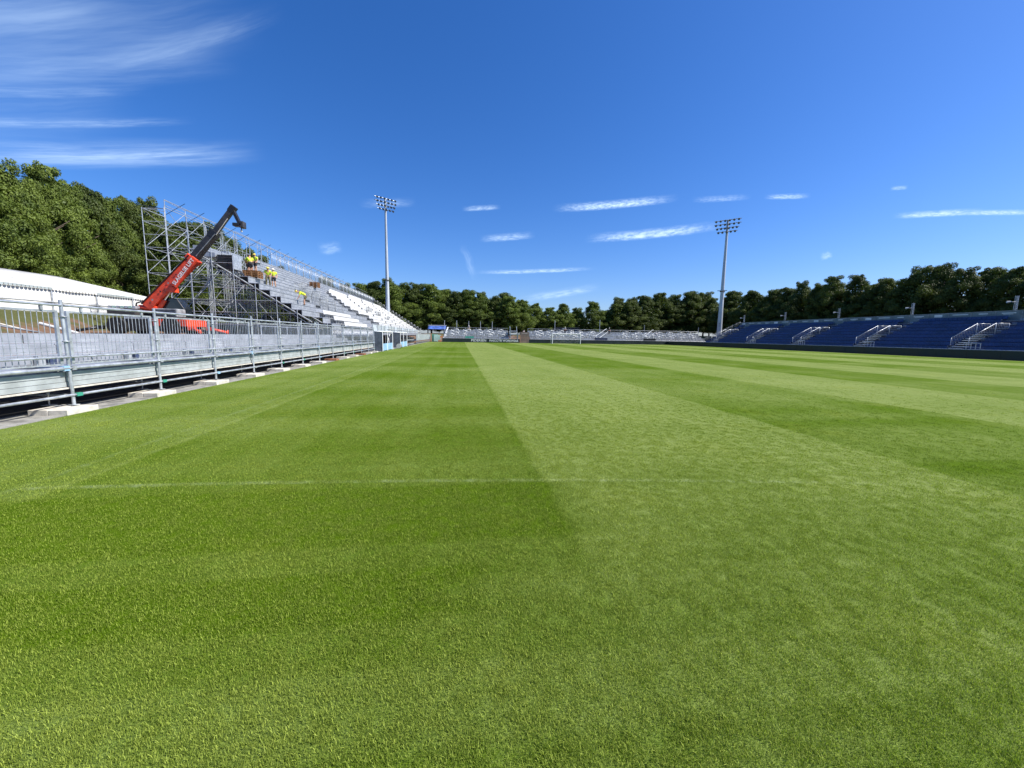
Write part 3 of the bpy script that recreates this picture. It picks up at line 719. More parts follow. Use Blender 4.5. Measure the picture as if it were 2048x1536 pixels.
for b in range(NB):
    y, y1 = SY+b*BAY, SY+(b+1)*BAY
    for x in rows:
        if b >= 5 and x > -24: continue
        if x > -14: continue
        lim = min(ztop(x, b), ztop(x, b+1)); z = 2.4 if b < 6 else 10.4
        while z < lim+.05:
            tube('long_ledger', (x, y, z), (x, y1, z), .024, 'galv', st, 6); z += 2.0
        if b < 5 and x <= -16:
            z = 2.4+2*(b % 2)
            while z+2 < lim+.3:
                tube('long_brace', (x, y, z), (x, y1, z+2), .02, 'galv', st, 5); z += 2 if x < -20 else 4
    if b > NBF: tube('scaffold_post', (-25, y, 1.35), (-25, y, 12.85 if b < 26 else 12.2), .035, 'galv', st, 6)
    for z in ((12.85, 12.2) if b >= 1 else (11.4,)):
        tube('back_rail', (-25, y, z), (-25, y1, z), .03, 'galv', st, 6)
    if b < 20:      # open bracing against the sky
        tube('sky_brace', (-25, y, 12.2 if b else 11.4), (-25, y1, 10.4), .02, 'galv_dull', st, 5)
        tube('cross_ledger', (-25, y, 12.8 if b else 11.4), (-23.4, y, 12.0 if b else 11.2), .024, 'galv', st, 6)
        tube('cross_ledger', (-25, y, 11.6), (-23.4, y, 12.6 if b else 11.4), .02, 'darkblue', st, 6)
for b in range(0, 5):
    for x in (-17.8, -19.4, -21.0, -22.6, -24.2):
        tube('inner_post', (x, SY+b*BAY+1.28, 1.35), (x, SY+b*BAY+1.28, min(ztop(x, b)+.3, 12)), .022, 'galv_dull', st, 6)
    for z in (4.4, 6.4, 8.4, 10.4):
        xa = max(-25, TX0-(z-Z0)/RI*TR); 
        if xa > -25+1: tube('cross_ledger', (-25, SY+b*BAY+1.28, z), (min(xa, -17.8), SY+b*BAY+1.28, z), .02, 'galv_dull', st, 6)
for b in range(4, 22):
    tube('rear_post', (-23.45, SY+b*BAY, 10.2), (-23.45, SY+b*BAY, 12.3), .025, 'galv', st, 6); tube('rear_rail', (-23.45, SY+b*BAY, 12.25), (-23.45, SY+(b+1)*BAY, 12.25), .022, 'galv', st, 6)
# dark panels added at each open step end, standing in for its shade
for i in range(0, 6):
    box('recess_shade', (xt(i)-.40, SY+.35, zt(i)-.36), (.76, .04, .60), 'dark', st)
box('recess_shade', (TX0+.42, SY+.2, Z0-1.35), (.8, .05, .5), 'dark', st)
# barred guard fence along the back and up the far end
def fence_panel(parent, p0, p1, h, n, m='galv', r=.014, name='guard_panel', fill=None):
    p0, p1 = Vector(p0), Vector(p1); b = MB(); u_ = Vector((0, 0, h))
    b.tube(p0, p0+u_, r*1.8, 5).tube(p1, p1+u_, r*1.8, 5).tube(p0+u_, p1+u_, r*1.6, 5).tube(p0+Vector((0, 0, .1)), p1+Vector((0, 0, .1)), r*1.3, 5)
    for i in range(1, n):
        q = p0.lerp(p1, i/n); b.tube(q+Vector((0, 0, .1)), q+u_, r, 4)
    return b.build(name, m, parent)
fp_back = None
zb = zt(12)+.02
for b in range(7, NB):
    y = SY+b*BAY; fence_panel(st, (-23.5, y+.05, zb), (-23.5, y+BAY-.05, zb), 1.5, 12)
for b in range(5, NB):
    y = SY+b*BAY; box('back_plank', (-23.9, y+BAY/2, zb-.1), (.9, BAY-.04, .06), 'galv_dull', st)
for i in range(-3, 13):
    fence_panel(st, (xt(i)+.0, EY, zt(i)), (xt(i)-TR, EY, zt(i)), 1.3, 4)
# stepped guard around the stair opening
def step_guard(y, i0, i1, h=1.15):
    for i in range(i0, i1):
        fence_panel(st, (xt(i), y, zt(i)), (xt(i)-TR, y, zt(i)), h, 6, 'galv_dull', .016)
step_guard(45.2, 0, 5); step_guard(47.9, 0, 5)
fence_panel(st, (xt(4)-.4, 45.2, zt(4)), (xt(4)-.4, 47.9, zt(4)), 1.15, 12, 'galv_dull', .016)
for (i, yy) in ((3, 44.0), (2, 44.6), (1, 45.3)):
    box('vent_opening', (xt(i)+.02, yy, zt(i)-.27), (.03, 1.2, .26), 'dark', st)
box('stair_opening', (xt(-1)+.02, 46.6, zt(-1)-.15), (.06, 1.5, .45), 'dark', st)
# pale screens along the front of the stand
for k in range(20):
    y = 52+k*2.8
    box('front_screen', (-11.1, y+1.35, 2.35), (.04, 2.7, 1.25), 'glasspanel' if k % 3 else 'poly', st); tube('scaffold_post', (-11.05, y, 0.3), (-11.05, y, 3.1), .03, 'galv', st, 6)
    tube('top_rail', (-11.05, y, 3.1), (-11.05, y+2.8, 3.1), .03, 'galv', st, 6)

# white bucket seats
def seat_row(name, parent, x, z, y0, y1, m, face, pitch=.5):
    b = MB(); y = y0+.25; f = face
    while y < y1-.2:
        w = .235
        b.prism([(x, z+.36), (x+f*.36, z+.40), (x+f*.38, z+.36), (x+f*.02, z+.31)], y-w, y+w)
        b.prism([(x+f*.03, z+.34), (x-f*.02, z+.34), (x-f*.11, z+.76), (x-f*.07, z+.77)], y-w, y+w)
        b.box(min(x+f*.1, x+f*.15), max(x+f*.1, x+f*.15), y-.03, y+.03, z, z+.36)
        y += pitch
    return b.build(name, m, parent)
starts = {-3: 41, -2: 40.5, -1: 40, 0: 63, 1: 60, 2: 59, 3: 59, 4: 60.5, 5: 61, 6: 61.5, 7: 63, 8: 66, 9: 80}
for i, ys0 in starts.items():
    y = ys0; end = EY-1
    while y < end:
        y1 = min(y+9.5, end)
        if i < 0 and 50 < y < 62: y = 62; continue
        seat_row('seat_row', st, xt(i)-.42, zt(i), y, y1, 'white', 1); y = y1+1.0
# plank barrier frames among the white seats
for (yy, i) in ((70, 3), (72, 3), (74, 2), (76, 2), (80, 1)):
    fence_panel(st, (xt(i), yy, zt(i)), (xt(i), yy+2, zt(i)), 1.0, 6, 'galv_dull', .02)

# things standing on the stand
def pallet_stack(loc, n, label, rz=0):
    t = thing('pallet_stack', loc, label, 'pallets', 'wooden pallets on the unfinished steps')
    for k in range(n):
        z = loc[2]+.145*k; b = MB()
        for j in range(5): b.box(loc[0]-.6, loc[0]+.6, loc[1]-.4+j*.175-.0, loc[1]-.4+j*.175+.1, z+.12, z+.142)
        for j in (-.55, -.05, .45):
            for q in (-.4, -.05, .3): b.box(loc[0]+j, loc[0]+j+.1, loc[1]+q, loc[1]+q+.1, z+.022, z+.12)
            b.box(loc[0]+j, loc[0]+j+.1, loc[1]-.4, loc[1]+.4, z, z+.022)
        b.build('pallet', 'pallet', t)
    return t
pallet_stack((-17.75, 37.4, zt(5)+.01), 4, 'tall stack of brown wooden pallets beside the workers in yellow vests')
pallet_stack((-18.5, 38.6, zt(6)+.01), 2, 'shorter stack of brown pallets behind the tall stack')
pallet_stack((-19.9, 58.2, zt(8)+.01), 5, 'stack of brown pallets alone, high on the steps right of the workers')
# rack of metal decks
rk = thing('deck_rack', (-19.2, 36.6, zt(6)), 'dark rack of stacked metal deck boards at the edge of the laid steps', 'rack')
for k in range(8): box('deck_board', (-19.25, 36.6, zt(6)+.10+k*.14), (1.15, 1.2, .115), 'dark' if k % 3 else 'boomgrey', rk)
box('end_frame', (-18.62, 36.6, zt(6)+.62), (.05, 1.2, 1.2), 'galv', rk); box('base_frame', (-19.25, 36.6, zt(6)+.0), (1.15, 1.2, .05), 'black', rk)

# ================================================================== TELEHANDLER
TYc = 34.0; tb = 1.47
th = thing('telehandler', (-23.2, TYc, tb), 'red rotating telehandler on outriggers with its dark boom raised over the stand', 'telehandler')
def P(u, v, y=TYc):
    d = ray(u, v); t = y/d.y; return Vector((d.x*t, y, EYE+d.z*t))
MB().box(-26.1, -20.6, TYc-.55, TYc+.55, tb+.55, tb+1.0).build('chassis', 'black', th, bevel=.04)
MB().box(-22.9, -20.5, TYc-1.15, TYc+1.15, tb+.62, tb+1.15).build('front_deck', 'red', th, bevel=.06)
MB().box(-25.9, -21.0, TYc-1.12, TYc-1.02, tb+.25, tb+1.15).build('side_skirt', 'black', th)
for xx in (-25.2, -21.6):
    for yy in (-1.15, 1.15):
        w = tube('wheel', (xx, TYc+yy-.2, tb+.62), (xx, TYc+yy+.2, tb+.62), .62, 'rubber', th, 20); tube('rim', (xx, TYc+yy-.215, tb+.62), (xx, TYc+yy+.215, tb+.62), .3, 'black', w, 14)
for xx, s in ((-26.2, -1), (-20.5, 1)):
    for yy in (-1, 1):
        o = MB().box(min(xx, xx+s*.5), max(xx, xx+s*.5), TYc+yy*1.1-.14, TYc+yy*1.1+.14, tb+.35, tb+.62).build('outrigger', 'red' if s > 0 else 'black', th, bevel=.02)
        e = xx+s*1.2; bb = MB(); bb.tube((xx+s*.3, TYc+yy*1.1, tb+.5), (e, TYc+yy*1.75, tb+.22), .11, 6).tube((e, TYc+yy*1.75, tb+.42), (e, TYc+yy*1.75, tb+.06), .06, 6)
        bb.build('outrigger_leg', 'red' if s > 0 else 'black', o); tube('foot', (e, TYc+yy*1.75, tb-.02), (e, TYc+yy*1.75, tb+.07), .27, 'galv_dull', o, 12)
MB().box(-24.9, -21.1, TYc-1.05, TYc+1.05, tb+1.2, tb+1.34).build('turntable', 'boomgrey', th, bevel=.03)
eh = MB().box(-22.9, -21.2, TYc-1.1, TYc-.1, tb+1.35, tb+1.95).build('engine_cover', 'galv_dull', th, bevel=.05)
for k in range(4): box('louvre', (-22.05, TYc-1.115, tb+1.45+k*.13), (1.5, .04, .05), 'black', eh)
cb = MB(); cb.prism([(-23.0, tb+1.35), (-21.5, tb+1.35), (-21.45, tb+2.0), (-21.9, tb+2.75), (-22.5, tb+2.85), (-22.95, tb+2.8)], TYc+.15, TYc+1.1)
cb.build('cab', 'glass_dark', th, bevel=.04)
for (a, c) in (((-21.45, tb+2.0), (-21.9, tb+2.75)), ((-21.9, tb+2.75), (-22.5, tb+2.85)), ((-22.5, tb+2.85), (-22.95, tb+2.8)), ((-21.5, tb+1.35), (-21.45, tb+2.0))):
    tube('cab_pillar', (a[0], TYc+.13, a[1]), (c[0], TYc+.13, c[1]), .035, 'black', th, 6)
MB().box(-26.0, -24.1, TYc-1.0, TYc+1.0, tb+1.35, tb+1.9).build('counterweight', 'boomgrey', th, bevel=.08)
for k in range(7): box('rack_box', (-25.8+k*.27, TYc-.75, tb+2.02), (.22, .4, .16), 'paleg' if k % 2 else 'galv', th)
MB().box(-24.8, -22.9, TYc-1.1, TYc-.95, tb+1.0, tb+1.3).build('side_step', 'galv', th)
def boom_sec(name, p, q, w, h, m, taper=.9, y=TYc):
    d = (q-p).normalized(); n = Vector((-d.z, 0, d.x)); b = MB()
    prof = [p+n*h/2, p-n*h/2, q-n*h*taper/2, q+n*h*taper/2]
    b.prism([(a.x, a.z) for a in prof], y-w/2, y+w/2); return b.build(name, m, th, bevel=.03), d, n
A = P(296, 614); Bq = P(389, 517); C = P(421, 479); D = P(466, 417)
bm, d, n = boom_sec('boom_base', A, Bq, .56, .80, 'red', .88)
boom_sec('boom_collar', Bq-d*.32, Bq+d*.05, .64, .88, 'red', 1.)
boom_sec('boom_middle', Bq-d*.3, P(430, 466), .44, .57, 'boomgrey', .95)
boom_sec('boom_collar', P(424, 474), P(432, 463), .48, .62, 'black', 1.)
boom_sec('boom_tip', P(428, 468), D, .34, .38, 'boomgrey', .9)
boom_sec('boom_head', P(461, 424), P(469, 413), .38, .44, 'black', 1.)
jo, jd, jn = boom_sec('fly_jib', P(466, 420), P(480, 448), .3, .24, 'black', .9)
hb = P(478, 449); MB().box(hb.x-.38, hb.x+.28, TYc-.25, TYc+.25, hb.z-.17, hb.z+.08).build('winch_head', 'black', th, bevel=.05)
MB().box(hb.x+.1, hb.x+.42, TYc-.25, TYc+.25, hb.z-.28, hb.z+.22).build('winch_motor', 'boomgrey', th, bevel=.06)
tube('hook_rope', (hb.x+.15, TYc, hb.z-.2), (hb.x+.15, TYc, hb.z-.42), .035, 'black', th, 6); tube('hook', (hb.x+.15, TYc, hb.z-.42), (hb.x+.15, TYc, hb.z-.56), .07, 'white', th, 8)
# lettered side box on the boom
sp_, dd, nn_ = boom_sec('side_box', P(355, 573), P(397, 518), .18, .50, 'red', 1., TYc-.42)
tm = text_mesh('SLAGELSE LIFT', .42, 'white_paint', .006)
ce = (P(355, 573)+P(397, 518))/2
o = bpy.data.objects.new('lettering', tm); L = 1.0
link(o, sp_, (ce.x, TYc-.52, ce.z))
ang = math.atan2(dd.z, dd.x); o.rotation_euler = Matrix((( math.cos(ang), -math.sin(ang), 0), (0, 0, -1), (math.sin(ang), math.cos(ang), 0))).to_euler()
wmax = max(v.co.x for v in tm.vertices)-min(v.co.x for v in tm.vertices); tgt = (P(397, 518)-P(355, 573)).length*.9; k_ = tgt/wmax; o.scale = (k_, max(k_, .8), 1)
MB().box(P(344, 577).x-.25, P(344, 577).x+.3, TYc-.35, TYc+.3, P(344, 577).z-.3, P(344, 577).z+.1).build('boom_bracket', 'red', th, bevel=.03)
# hydraulic pipes, stops and wear plates on the boom
for off in (.30, .36):
    tube('boom_pipe', A+n*off*.9+Vector((0, -.33, 0)), Bq+n*off*.8+Vector((0, -.33, 0)), .022, 'black', th, 6)
tube('boom_hose', P(392, 512, TYc-.3), P(430, 468, TYc-.3), .03, 'galv_dull', th, 6)
tube('boom_hose', P(432, 470, TYc-.25), P(455, 437, TYc-.25), .03, 'timber', th, 6)
for q in range(5):
    pq = A.lerp(Bq, .15+.17*q); MB().box(-.05, .05, -.335, -.315, -.06, .06, Matrix.Translation(pq-n*.05+Vector((0, 0, 0)))).build('bolt_plate', 'black' if q % 2 else 'galv_dull', th)
# lift cylinder
tube('lift_cylinder', P(318, 618), P(329, 600), .16, 'red', th, 12); tube('cylinder_rod', P(328, 602), P(341, 583), .08, 'chrome', th, 12)
hz = MB()
pts = [P(300, 606), P(285, 603), P(273, 606), P(272, 612), P(285, 613)]
for a, c in zip(pts[:-1], pts[1:]): hz.tube(a, c, .05, 6)
hz.build('hose', 'black', th)
tube('pivot_mount', P(281, 616), P(318, 618), .28, 'red', th, 6)

# ================================================================== PEOPLE
def skin_obj(name, verts, edges, radii, m, parent, sub=1):
    me = bpy.data.meshes.new(name); me.from_pydata([tuple(v) for v in verts], edges, []); me.materials.append(M[m])
    o = bpy.data.objects.new(name, me); link(o, parent, WL[parent]); sk = o.modifiers.new('skin', 'SKIN'); sk.use_smooth_shade = True
    dt = me.skin_vertices[0].data
    for i, r in enumerate(radii):
        dt[i].radius = r if hasattr(r, '__len__') else (r, r)
        dt[i].use_root = (i == 0)
    s = o.modifiers.new('sub', 'SUBSURF'); s.levels = sub; s.render_levels = sub; return o
def person(loc, face, pose, label, top='hivis', legs='navy', hat='helmet_y', hair='hair', shorts=True, group=None, h=1.78):
    t = thing('person', loc, label, 'person', group); s = h/1.78
    F = Vector((math.cos(face), math.sin(face), 0)); S = Vector((-math.sin(face), math.cos(face), 0)); Z = Vector((0, 0, 1))
    def q(f, sd, z): return (F*f+S*sd+Z*z)*s
    if pose == 'bend':
        pel = q(-.18, 0, .90); wai = q(-.05, 0, 1.02); che = q(.24, 0, 1.20); nek = q(.42, 0, 1.24); hd = q(.54, 0, 1.26)
        hands = [(q(.30, .2, 1.14), q(.36, .26, .88), q(.50, .22, .62)), (q(.30, -.2, 1.14), q(.36, -.26, .88), q(.52, -.2, .62))]
        kn = [(q(-.02, .12, .5), q(-.06, .13, .08)), (q(-.0, -.12, .48), q(.02, -.14, .08))]
    elif pose == 'stoop':
        pel = q(-.08, 0, .93); wai = q(0, 0, 1.08); che = q(.12, 0, 1.30); nek = q(.22, 0, 1.45); hd = q(.30, 0, 1.55)
        hands = [(q(.14, .2, 1.38), q(.2, .27, 1.10), q(.42, .2, .95)), (q(.14, -.2, 1.38), q(.22, -.27, 1.10), q(.44, -.16, .98))]
        kn = [(q(.05, .13, .5), q(-.04, .15, .08)), (q(.02, -.12, .5), q(.04, -.15, .08))]
    elif pose == 'sit':
        pel = q(0, 0, .45); wai = q(0, 0, .62); che = q(.03, 0, .85); nek = q(.06, 0, 1.0); hd = q(.10, 0, 1.13)
        hands = [(q(.05, .19, .94), q(.10, .26, .70), q(.34, .14, .60)), (q(.05, -.19, .94), q(.10, -.26, .70), q(.34, -.14, .60))]
        kn = [(q(.44, .13, .48), q(.46, .13, .08)), (q(.44, -.12, .48), q(.42, -.13, .08))]
    else:
        w = .12 if pose == 'walk' else .02
        pel = q(0, 0, .95); wai = q(0, 0, 1.12); che = q(.02, 0, 1.34); nek = q(.03, 0, 1.50); hd = q(.06, 0, 1.62)
        hands = [(q(.0, .21, 1.42), q(-.02, .29, 1.15), q(.16, .27, .93)), (q(.0, -.21, 1.42), q(.0, -.29, 1.15), q(.18, -.24, 1.0))]
        kn = [(q(w+.04, .11, .5), q(w*.6, .13, .08)), (q(-w+.05, -.11, .5), q(-w*1.5, -.13, .08))]
    V = [pel, wai, che, nek, hd, hd+(hd-nek).normalized()*.09*s]; E = [(0, 1), (1, 2), (2, 3), (3, 4), (4, 5)]; Rd = [(.155, .12), (.14, .11), (.17, .12), .055, .10, .075]
    for (sh, el_, ha) in hands:
        b = len(V); d = (ha-el_).normalized(); V += [sh, el_, ha, ha+d*.09*s]; Rd += [.062, .044, .034, .038]; E += [(2, b), (b, b+1), (b+1, b+2), (b+2, b+3)]
    for j, (k_, a_) in enumerate(kn):
        b = len(V); sd = S*(.1 if j == 0 else -.1)*s; V += [pel+sd-Z*.06*s, k_, a_, a_+F*.10*s-Z*.035*s]; Rd += [.098, .062, .042, .038]; E += [(0, b), (b, b+1), (b+1, b+2), (b+2, b+3)]
    skin_obj('body', V, E, [(r[0]*s, r[1]*s) if hasattr(r, '__len__') else r*s for r in Rd], 'skin', t)
    # vest or shirt with short sleeves
    V2 = [wai-(che-wai)*.35, wai, che, che+(nek-che)*.55]; R2 = [(.175, .14), (.168, .135), (.195, .145), (.12, .10)]; E2 = [(0, 1), (1, 2), (2, 3)]
    for (sh, el_, ha) in hands: b = len(V2); V2 += [sh, sh.lerp(el_, .75)]; R2 += [.082, .066]; E2 += [(2, b), (b, b+1)]
    skin_obj('vest' if top == 'hivis' else 'shirt', V2, E2, [(r[0]*s, r[1]*s) if hasattr(r, '__len__') else r*s for r in R2], top, t)
    V3 = [pel, pel+(wai-pel)*.6]; R3 = [(.175, .145), (.16, .13)]; E3 = [(0, 1)]
    for j, (k_, a_) in enumerate(kn):
        b = len(V3); sd = S*(.1 if j == 0 else -.1)*s; hip = pel+sd-Z*.06*s; V3 += [hip, hip.lerp(k_, .85)]; R3 += [.115, .09]; E3 += [(0, b), (b, b+1)]
        if not shorts: V3 += [k_, a_+Z*.03]; R3 += [.08, .06]; E3 += [(b+1, b+2), (b+2, b+3)]
    skin_obj('shorts' if shorts else 'trousers', V3, E3, [(r[0]*s, r[1]*s) if hasattr(r, '__len__') else r*s for r in R3], legs, t)
    for (k_, a_) in kn:
        skin_obj('boot', [a_+Z*.09*s, a_-Z*.02*s, a_+F*.15*s-Z*.035*s], [(0, 1), (1, 2)], [.058*s, .058*s, .045*s], 'boot', t)
    up_ = (hd-nek).normalized(); me = bpy.data.meshes.new('helmet'); V4, F4 = [], []
    q4 = up_.to_track_quat('Z', 'Y'); nseg = 12
    for j in range(5):
        a = j/4*PI/2; rr = .135*math.cos(a); zz = .125*math.sin(a)
        for i in range(nseg): V4.append(hd+up_*.035*s + q4 @ Vector((rr*math.cos(2*PI*i/nseg)*s, rr*math.sin(2*PI*i/nseg)*s, zz*s)))
    for j in range(4):
        for i in range(nseg): F4.append((j*nseg+i, j*nseg+(i+1) % nseg, (j+1)*nseg+(i+1) % nseg, (j+1)*nseg+i))
    F4.append(tuple(range(nseg))[::-1]); b = MB(); b.v = [tuple(Vector(v)+WL[t]) for v in V4]; b.f = F4; b.sm = [True]*len(F4); b.build('helmet' if hat.startswith('helmet') else 'hair', hat, t)
    if hat.startswith('helmet'):
        br = hd+F*.12*s+up_*.04*s; MB().box(-.10, .07, -.09, .09, -.008, .008, Matrix.Translation(br+WL[t]) @ Matrix.Rotation(face, 4, 'Z')).build('helmet_brim', hat, t)
    # face
    fc = MB(); fd = (F+up_*-.0).normalized()
    nz = hd+F*.10*s; fc.box(-.02, .03, -.012, .012, -.03, .02, Matrix.Translation(nz+WL[t]) @ Matrix.Rotation(face, 4, 'Z')); fc.build('nose', 'skin', t)
    ey = MB()
    for sg in (-1, 1): ey.box(-.01, .012, -.012, .012, -.006, .008, Matrix.Translation(hd+F*.092*s+S*sg*.035*s+Z*.02*s+WL[t]) @ Matrix.Rotation(face, 4, 'Z'))
    ey.build('eyes', 'hair', t); return t
def onstep(i, y, dx=.35): return (xt(i)-dx, y, zt(i)+.0)
person(onstep(1, 39.2, .2), math.radians(200), 'bend', 'bending worker in a yellow green vest alone on the lower steps', hat='helmet_y', legs='khaki')
person(onstep(4, 38.6, .5), math.radians(-60), 'stoop', 'worker in yellow vest and yellow helmet, left of the white helmeted one', legs='khaki', shorts=False, hat='helmet_y')
person(onstep(4, 39.6, .45), math.radians(-75), 'stand', 'worker in a white helmet and dark shorts standing on the steps', hat='helmet_w', legs='navy')
person(onstep(7, 41.4, .3), math.radians(-120), 'stand', 'worker in yellow vest and black shorts behind the pallets, in profile', hat='helmet_y', legs='navy')
person(onstep(6, 38.4, .15), math.radians(120), 'stoop', 'dark haired worker with his broad yellow back turned above the pallets', hat='hair', legs='navy')
person(onstep(6, 39.1, .6), math.radians(100), 'stand', 'dark haired worker partly hidden beside the grey deck rack', hat='hair', legs='navy')

# ================================================================== LIGHT MASTS
def mast(u, vtop, rng_, zbase, label, target=(25, 50), ring_v=None):
    a, e = azel(u, vtop); x, y = rng_*math.sin(a), rng_*math.cos(a); ztop_ = EYE+rng_*math.tan(e); H_ = ztop_-zbase
    t = thing('light_mast', (x, y, zbase), label, 'floodlight mast')
    tube('mast_pole', (x, y, zbase), (x, y, zbase+H_*.33), .62, 'pole', t, 16, .78)
    tube('mast_pole', (x, y, zbase+H_*.33), (x, y, zbase+H_*.66), .47, 'pole', t, 16, .76)
    tube('mast_pole', (x, y, zbase+H_*.66), (x, y, ztop_), .35, 'pole', t, 16, .7)
    tube('base_flange', (x, y, zbase-.05), (x, y, zbase+.12), .85, 'galv_dull', t, 16)
    tube('mast_ring', (x, y, zbase+H_*.40), (x, y, zbase+H_*.40+.18), .62, 'dark', t, 16)
    fd = Vector((target[0]-x, target[1]-y, 0)).normalized(); bd = Vector((-fd.y, fd.x, 0))
    ar = Vector((x, y, zbase+H_*.41)); tube('ring_arm', ar-bd*1.1+fd*.3, ar+bd*1.1+fd*.3, .09, 'dark', t, 6)
    for r_, (wd, n) in enumerate(((3.0, 6), (3.0, 6), (2.6, 6), (2.3, 5))):
        z = ztop_-r_*.92
        c = Vector((x, y, z)); arm = tube('crossarm', c-bd*wd, c+bd*wd, .09, 'galv', t, 6)
        for i in range(n):
            f = -1+2*(i+.5)/n; p = c+bd*wd*f+fd*.55-Vector((0, 0, .22))
            down = (fd*.80-Vector((0, 0, .6))).normalized()
            b = MB(); b.tube(p-down*.32, p+down*.18, .13, 10, .26).tube(p+down*.18, p+down*.22, .26, 10, .26); fl_ = b.build('floodlight', 'darkblue', t)
            tube('lens', p+down*.19, p+down*.235, .23, 'lens', fl_, 10)
            tube('lamp_bracket', c+bd*wd*f, p, .05, 'galv', t, 5)
    for k in range(4): tube('cable_box', (x+.5*fd.x, y+.5*fd.y, zbase+3+k*.5), (x+.5*fd.x, y+.5*fd.y, zbase+3.4+k*.5), .12, 'galv_dull', t, 6) if k < 2 else None
    return t
mast(770.5, 397, 113, 2.0, 'grey floodlight mast beyond the far end of the grandstand at left')
mast(1456, 440, 115, 2.0, 'grey floodlight mast at the far end of the blue stand')

# ================================================================== FAR TERRACES
FY = 103.4
def terrace(x0, x1, label, nst=5):
    t = thing('standing_terrace', ((x0+x1)/2, FY, 0), label, 'terrace'); n = max(1, round((x1-x0)/3.0)); w = (x1-x0)/n
    for k in range(n):
        xa = x0+k*w
        for i in range(nst):
            z = 1.05+.42*i; y = FY+.9*i
            box('terrace_step', (xa+w/2, y+.45, z-.21), (w-.04, .9, .40), 'galv_dull' if (i+k) % 3 else 'deck', t)
        y = FY+.9*nst; z = 1.05+.42*(nst-1)
        tube('rail_post', (xa, y, z-1), (xa, y, z+1.12), .04, 'galv', t, 6); tube('back_rail', (xa, y, z+1.12), (xa+w, y, z+1.12), .035, 'galv', t, 6)
        tube('back_rail', (xa, y, z+.62), (xa+w, y, z+.62), .022, 'galv', t, 6)
        box('back_board', (xa+w/2, y, z+.25), (w-.1, .03, .5), 'galv_dull', t)
        box('terrace_front', (xa+w/2, FY-.02, .45), (w-.03, .04, .9), 'dark', t)
        tube('front_rail', (xa, FY-.1, 1.02), (xa+w, FY-.1, 1.02), .05, 'galv', t, 6)
    return t
def crush(t, x, i, w, lean=.0):
    z = 1.05+.42*i; y = FY+.9*i+.2; b = MB(); h = 1.1
    b.tube((x, y, z), (x+lean, y-.1, z+h), .06, 5).tube((x+w, y, z), (x+w+lean, y-.1, z+h), .06, 5).tube((x+lean, y-.1, z+h), (x+w+lean, y-.1, z+h), .06, 5)
    b.tube((x+w/2, y, z), (x+w/2+lean, y-.1, z+h), .045, 5).tube((x+lean*.5, y-.05, z+h*.5), (x+w+lean*.5, y-.05, z+h*.5), .026, 5)
    return b.build('crush_barrier', 'galv', t)
tl = terrace(-4.4, 13.0, 'metal standing terrace with white barriers left of the brown hoarding'); r1 = random.Random(5)
for i in range(4):
    x = -3.6+(i % 2)*1.2
    while x < 11.5:
        if not (i < 3 and .6 < x < 3.4): crush(tl, x, i, 1.9, .0)
        x += 3.0+r1.uniform(-.2, .5)
for k in range(3): tube('stair_rail', (-4.6+k*.25, FY-.2+k*.3, .3), (-3.4+k*.1, FY+4, 3.9), .07, 'galv', tl, 6)
box('green_gap', (2.4, FY-.05, 1.3), (2.2, .05, .5), 'green', tl)
tr_ = terrace(18.6, 69.5, 'long metal standing terrace with leaning white barriers behind the goal')
for i in range(4):
    x = 19.2+(i % 2)*1.1
    while x < 67:
        if not (36.5 < x < 43): crush(tr_, x, i, 1.9, -.55 if x > 30 else .05)
        x += 3.1+r1.uniform(-.3, .6)
for k in range(2):
    xx = 37+k*14; tube('stair_rail', (xx, FY-.1, 1.1), (xx+4.5, FY+3.6, 3.4), .05, 'galv', tr_, 6); tube('stair_rail', (xx-.5, FY, 2.0), (xx+4, FY+3.6, 4.2), .05, 'galv', tr_, 6)
    box('stair_side', (xx+1.2, FY-.12, 1.35), (3.6, .06, .55), 'bluefloor' if k == 0 else 'dark', tr_)
# stair tower beside the hoarding
stt = thing('stair_tower', (14.2, FY, 0), 'grey metal stair tower between the far terrace and the brown hoarding', 'stairs')
for dx in (-1, 1): tube('stair_post', (14.2+dx*.9, FY, 0), (14.2+dx*.9-.25, FY+.5, 4.3), .08, 'galv', stt, 6)
for k in range(7): box('stair_tread', (14.2, FY+.3+k*.35, .5+k*.42), (1.6, .35, .1), 'deck', stt)
box('side_screen', (13.2, FY+1, 2.6), (.08, 2.2, 2.6), 'glasspanel', stt); box('side_screen', (15.2, FY+1, 1.6), (.08, 2.2, 2.), 'glasspanel', stt); box('landing', (14.2, FY+3, 3.2), (1.9, 1., .1), 'deck', stt)
ho = thing('hoarding', (16.9, FY-.9, 0), 'brown grey slatted hoarding standing between the two far terraces', 'hoarding')
for k in range(8): box('slat', (16.9, FY-.9, .18+k*.36), (2.3, .05, .31), 'brown', ho)
for dx in (-1.1, 1.1): box('post', (16.9+dx, FY-.82, 1.45), (.1, .08, 2.9), 'brown', ho)
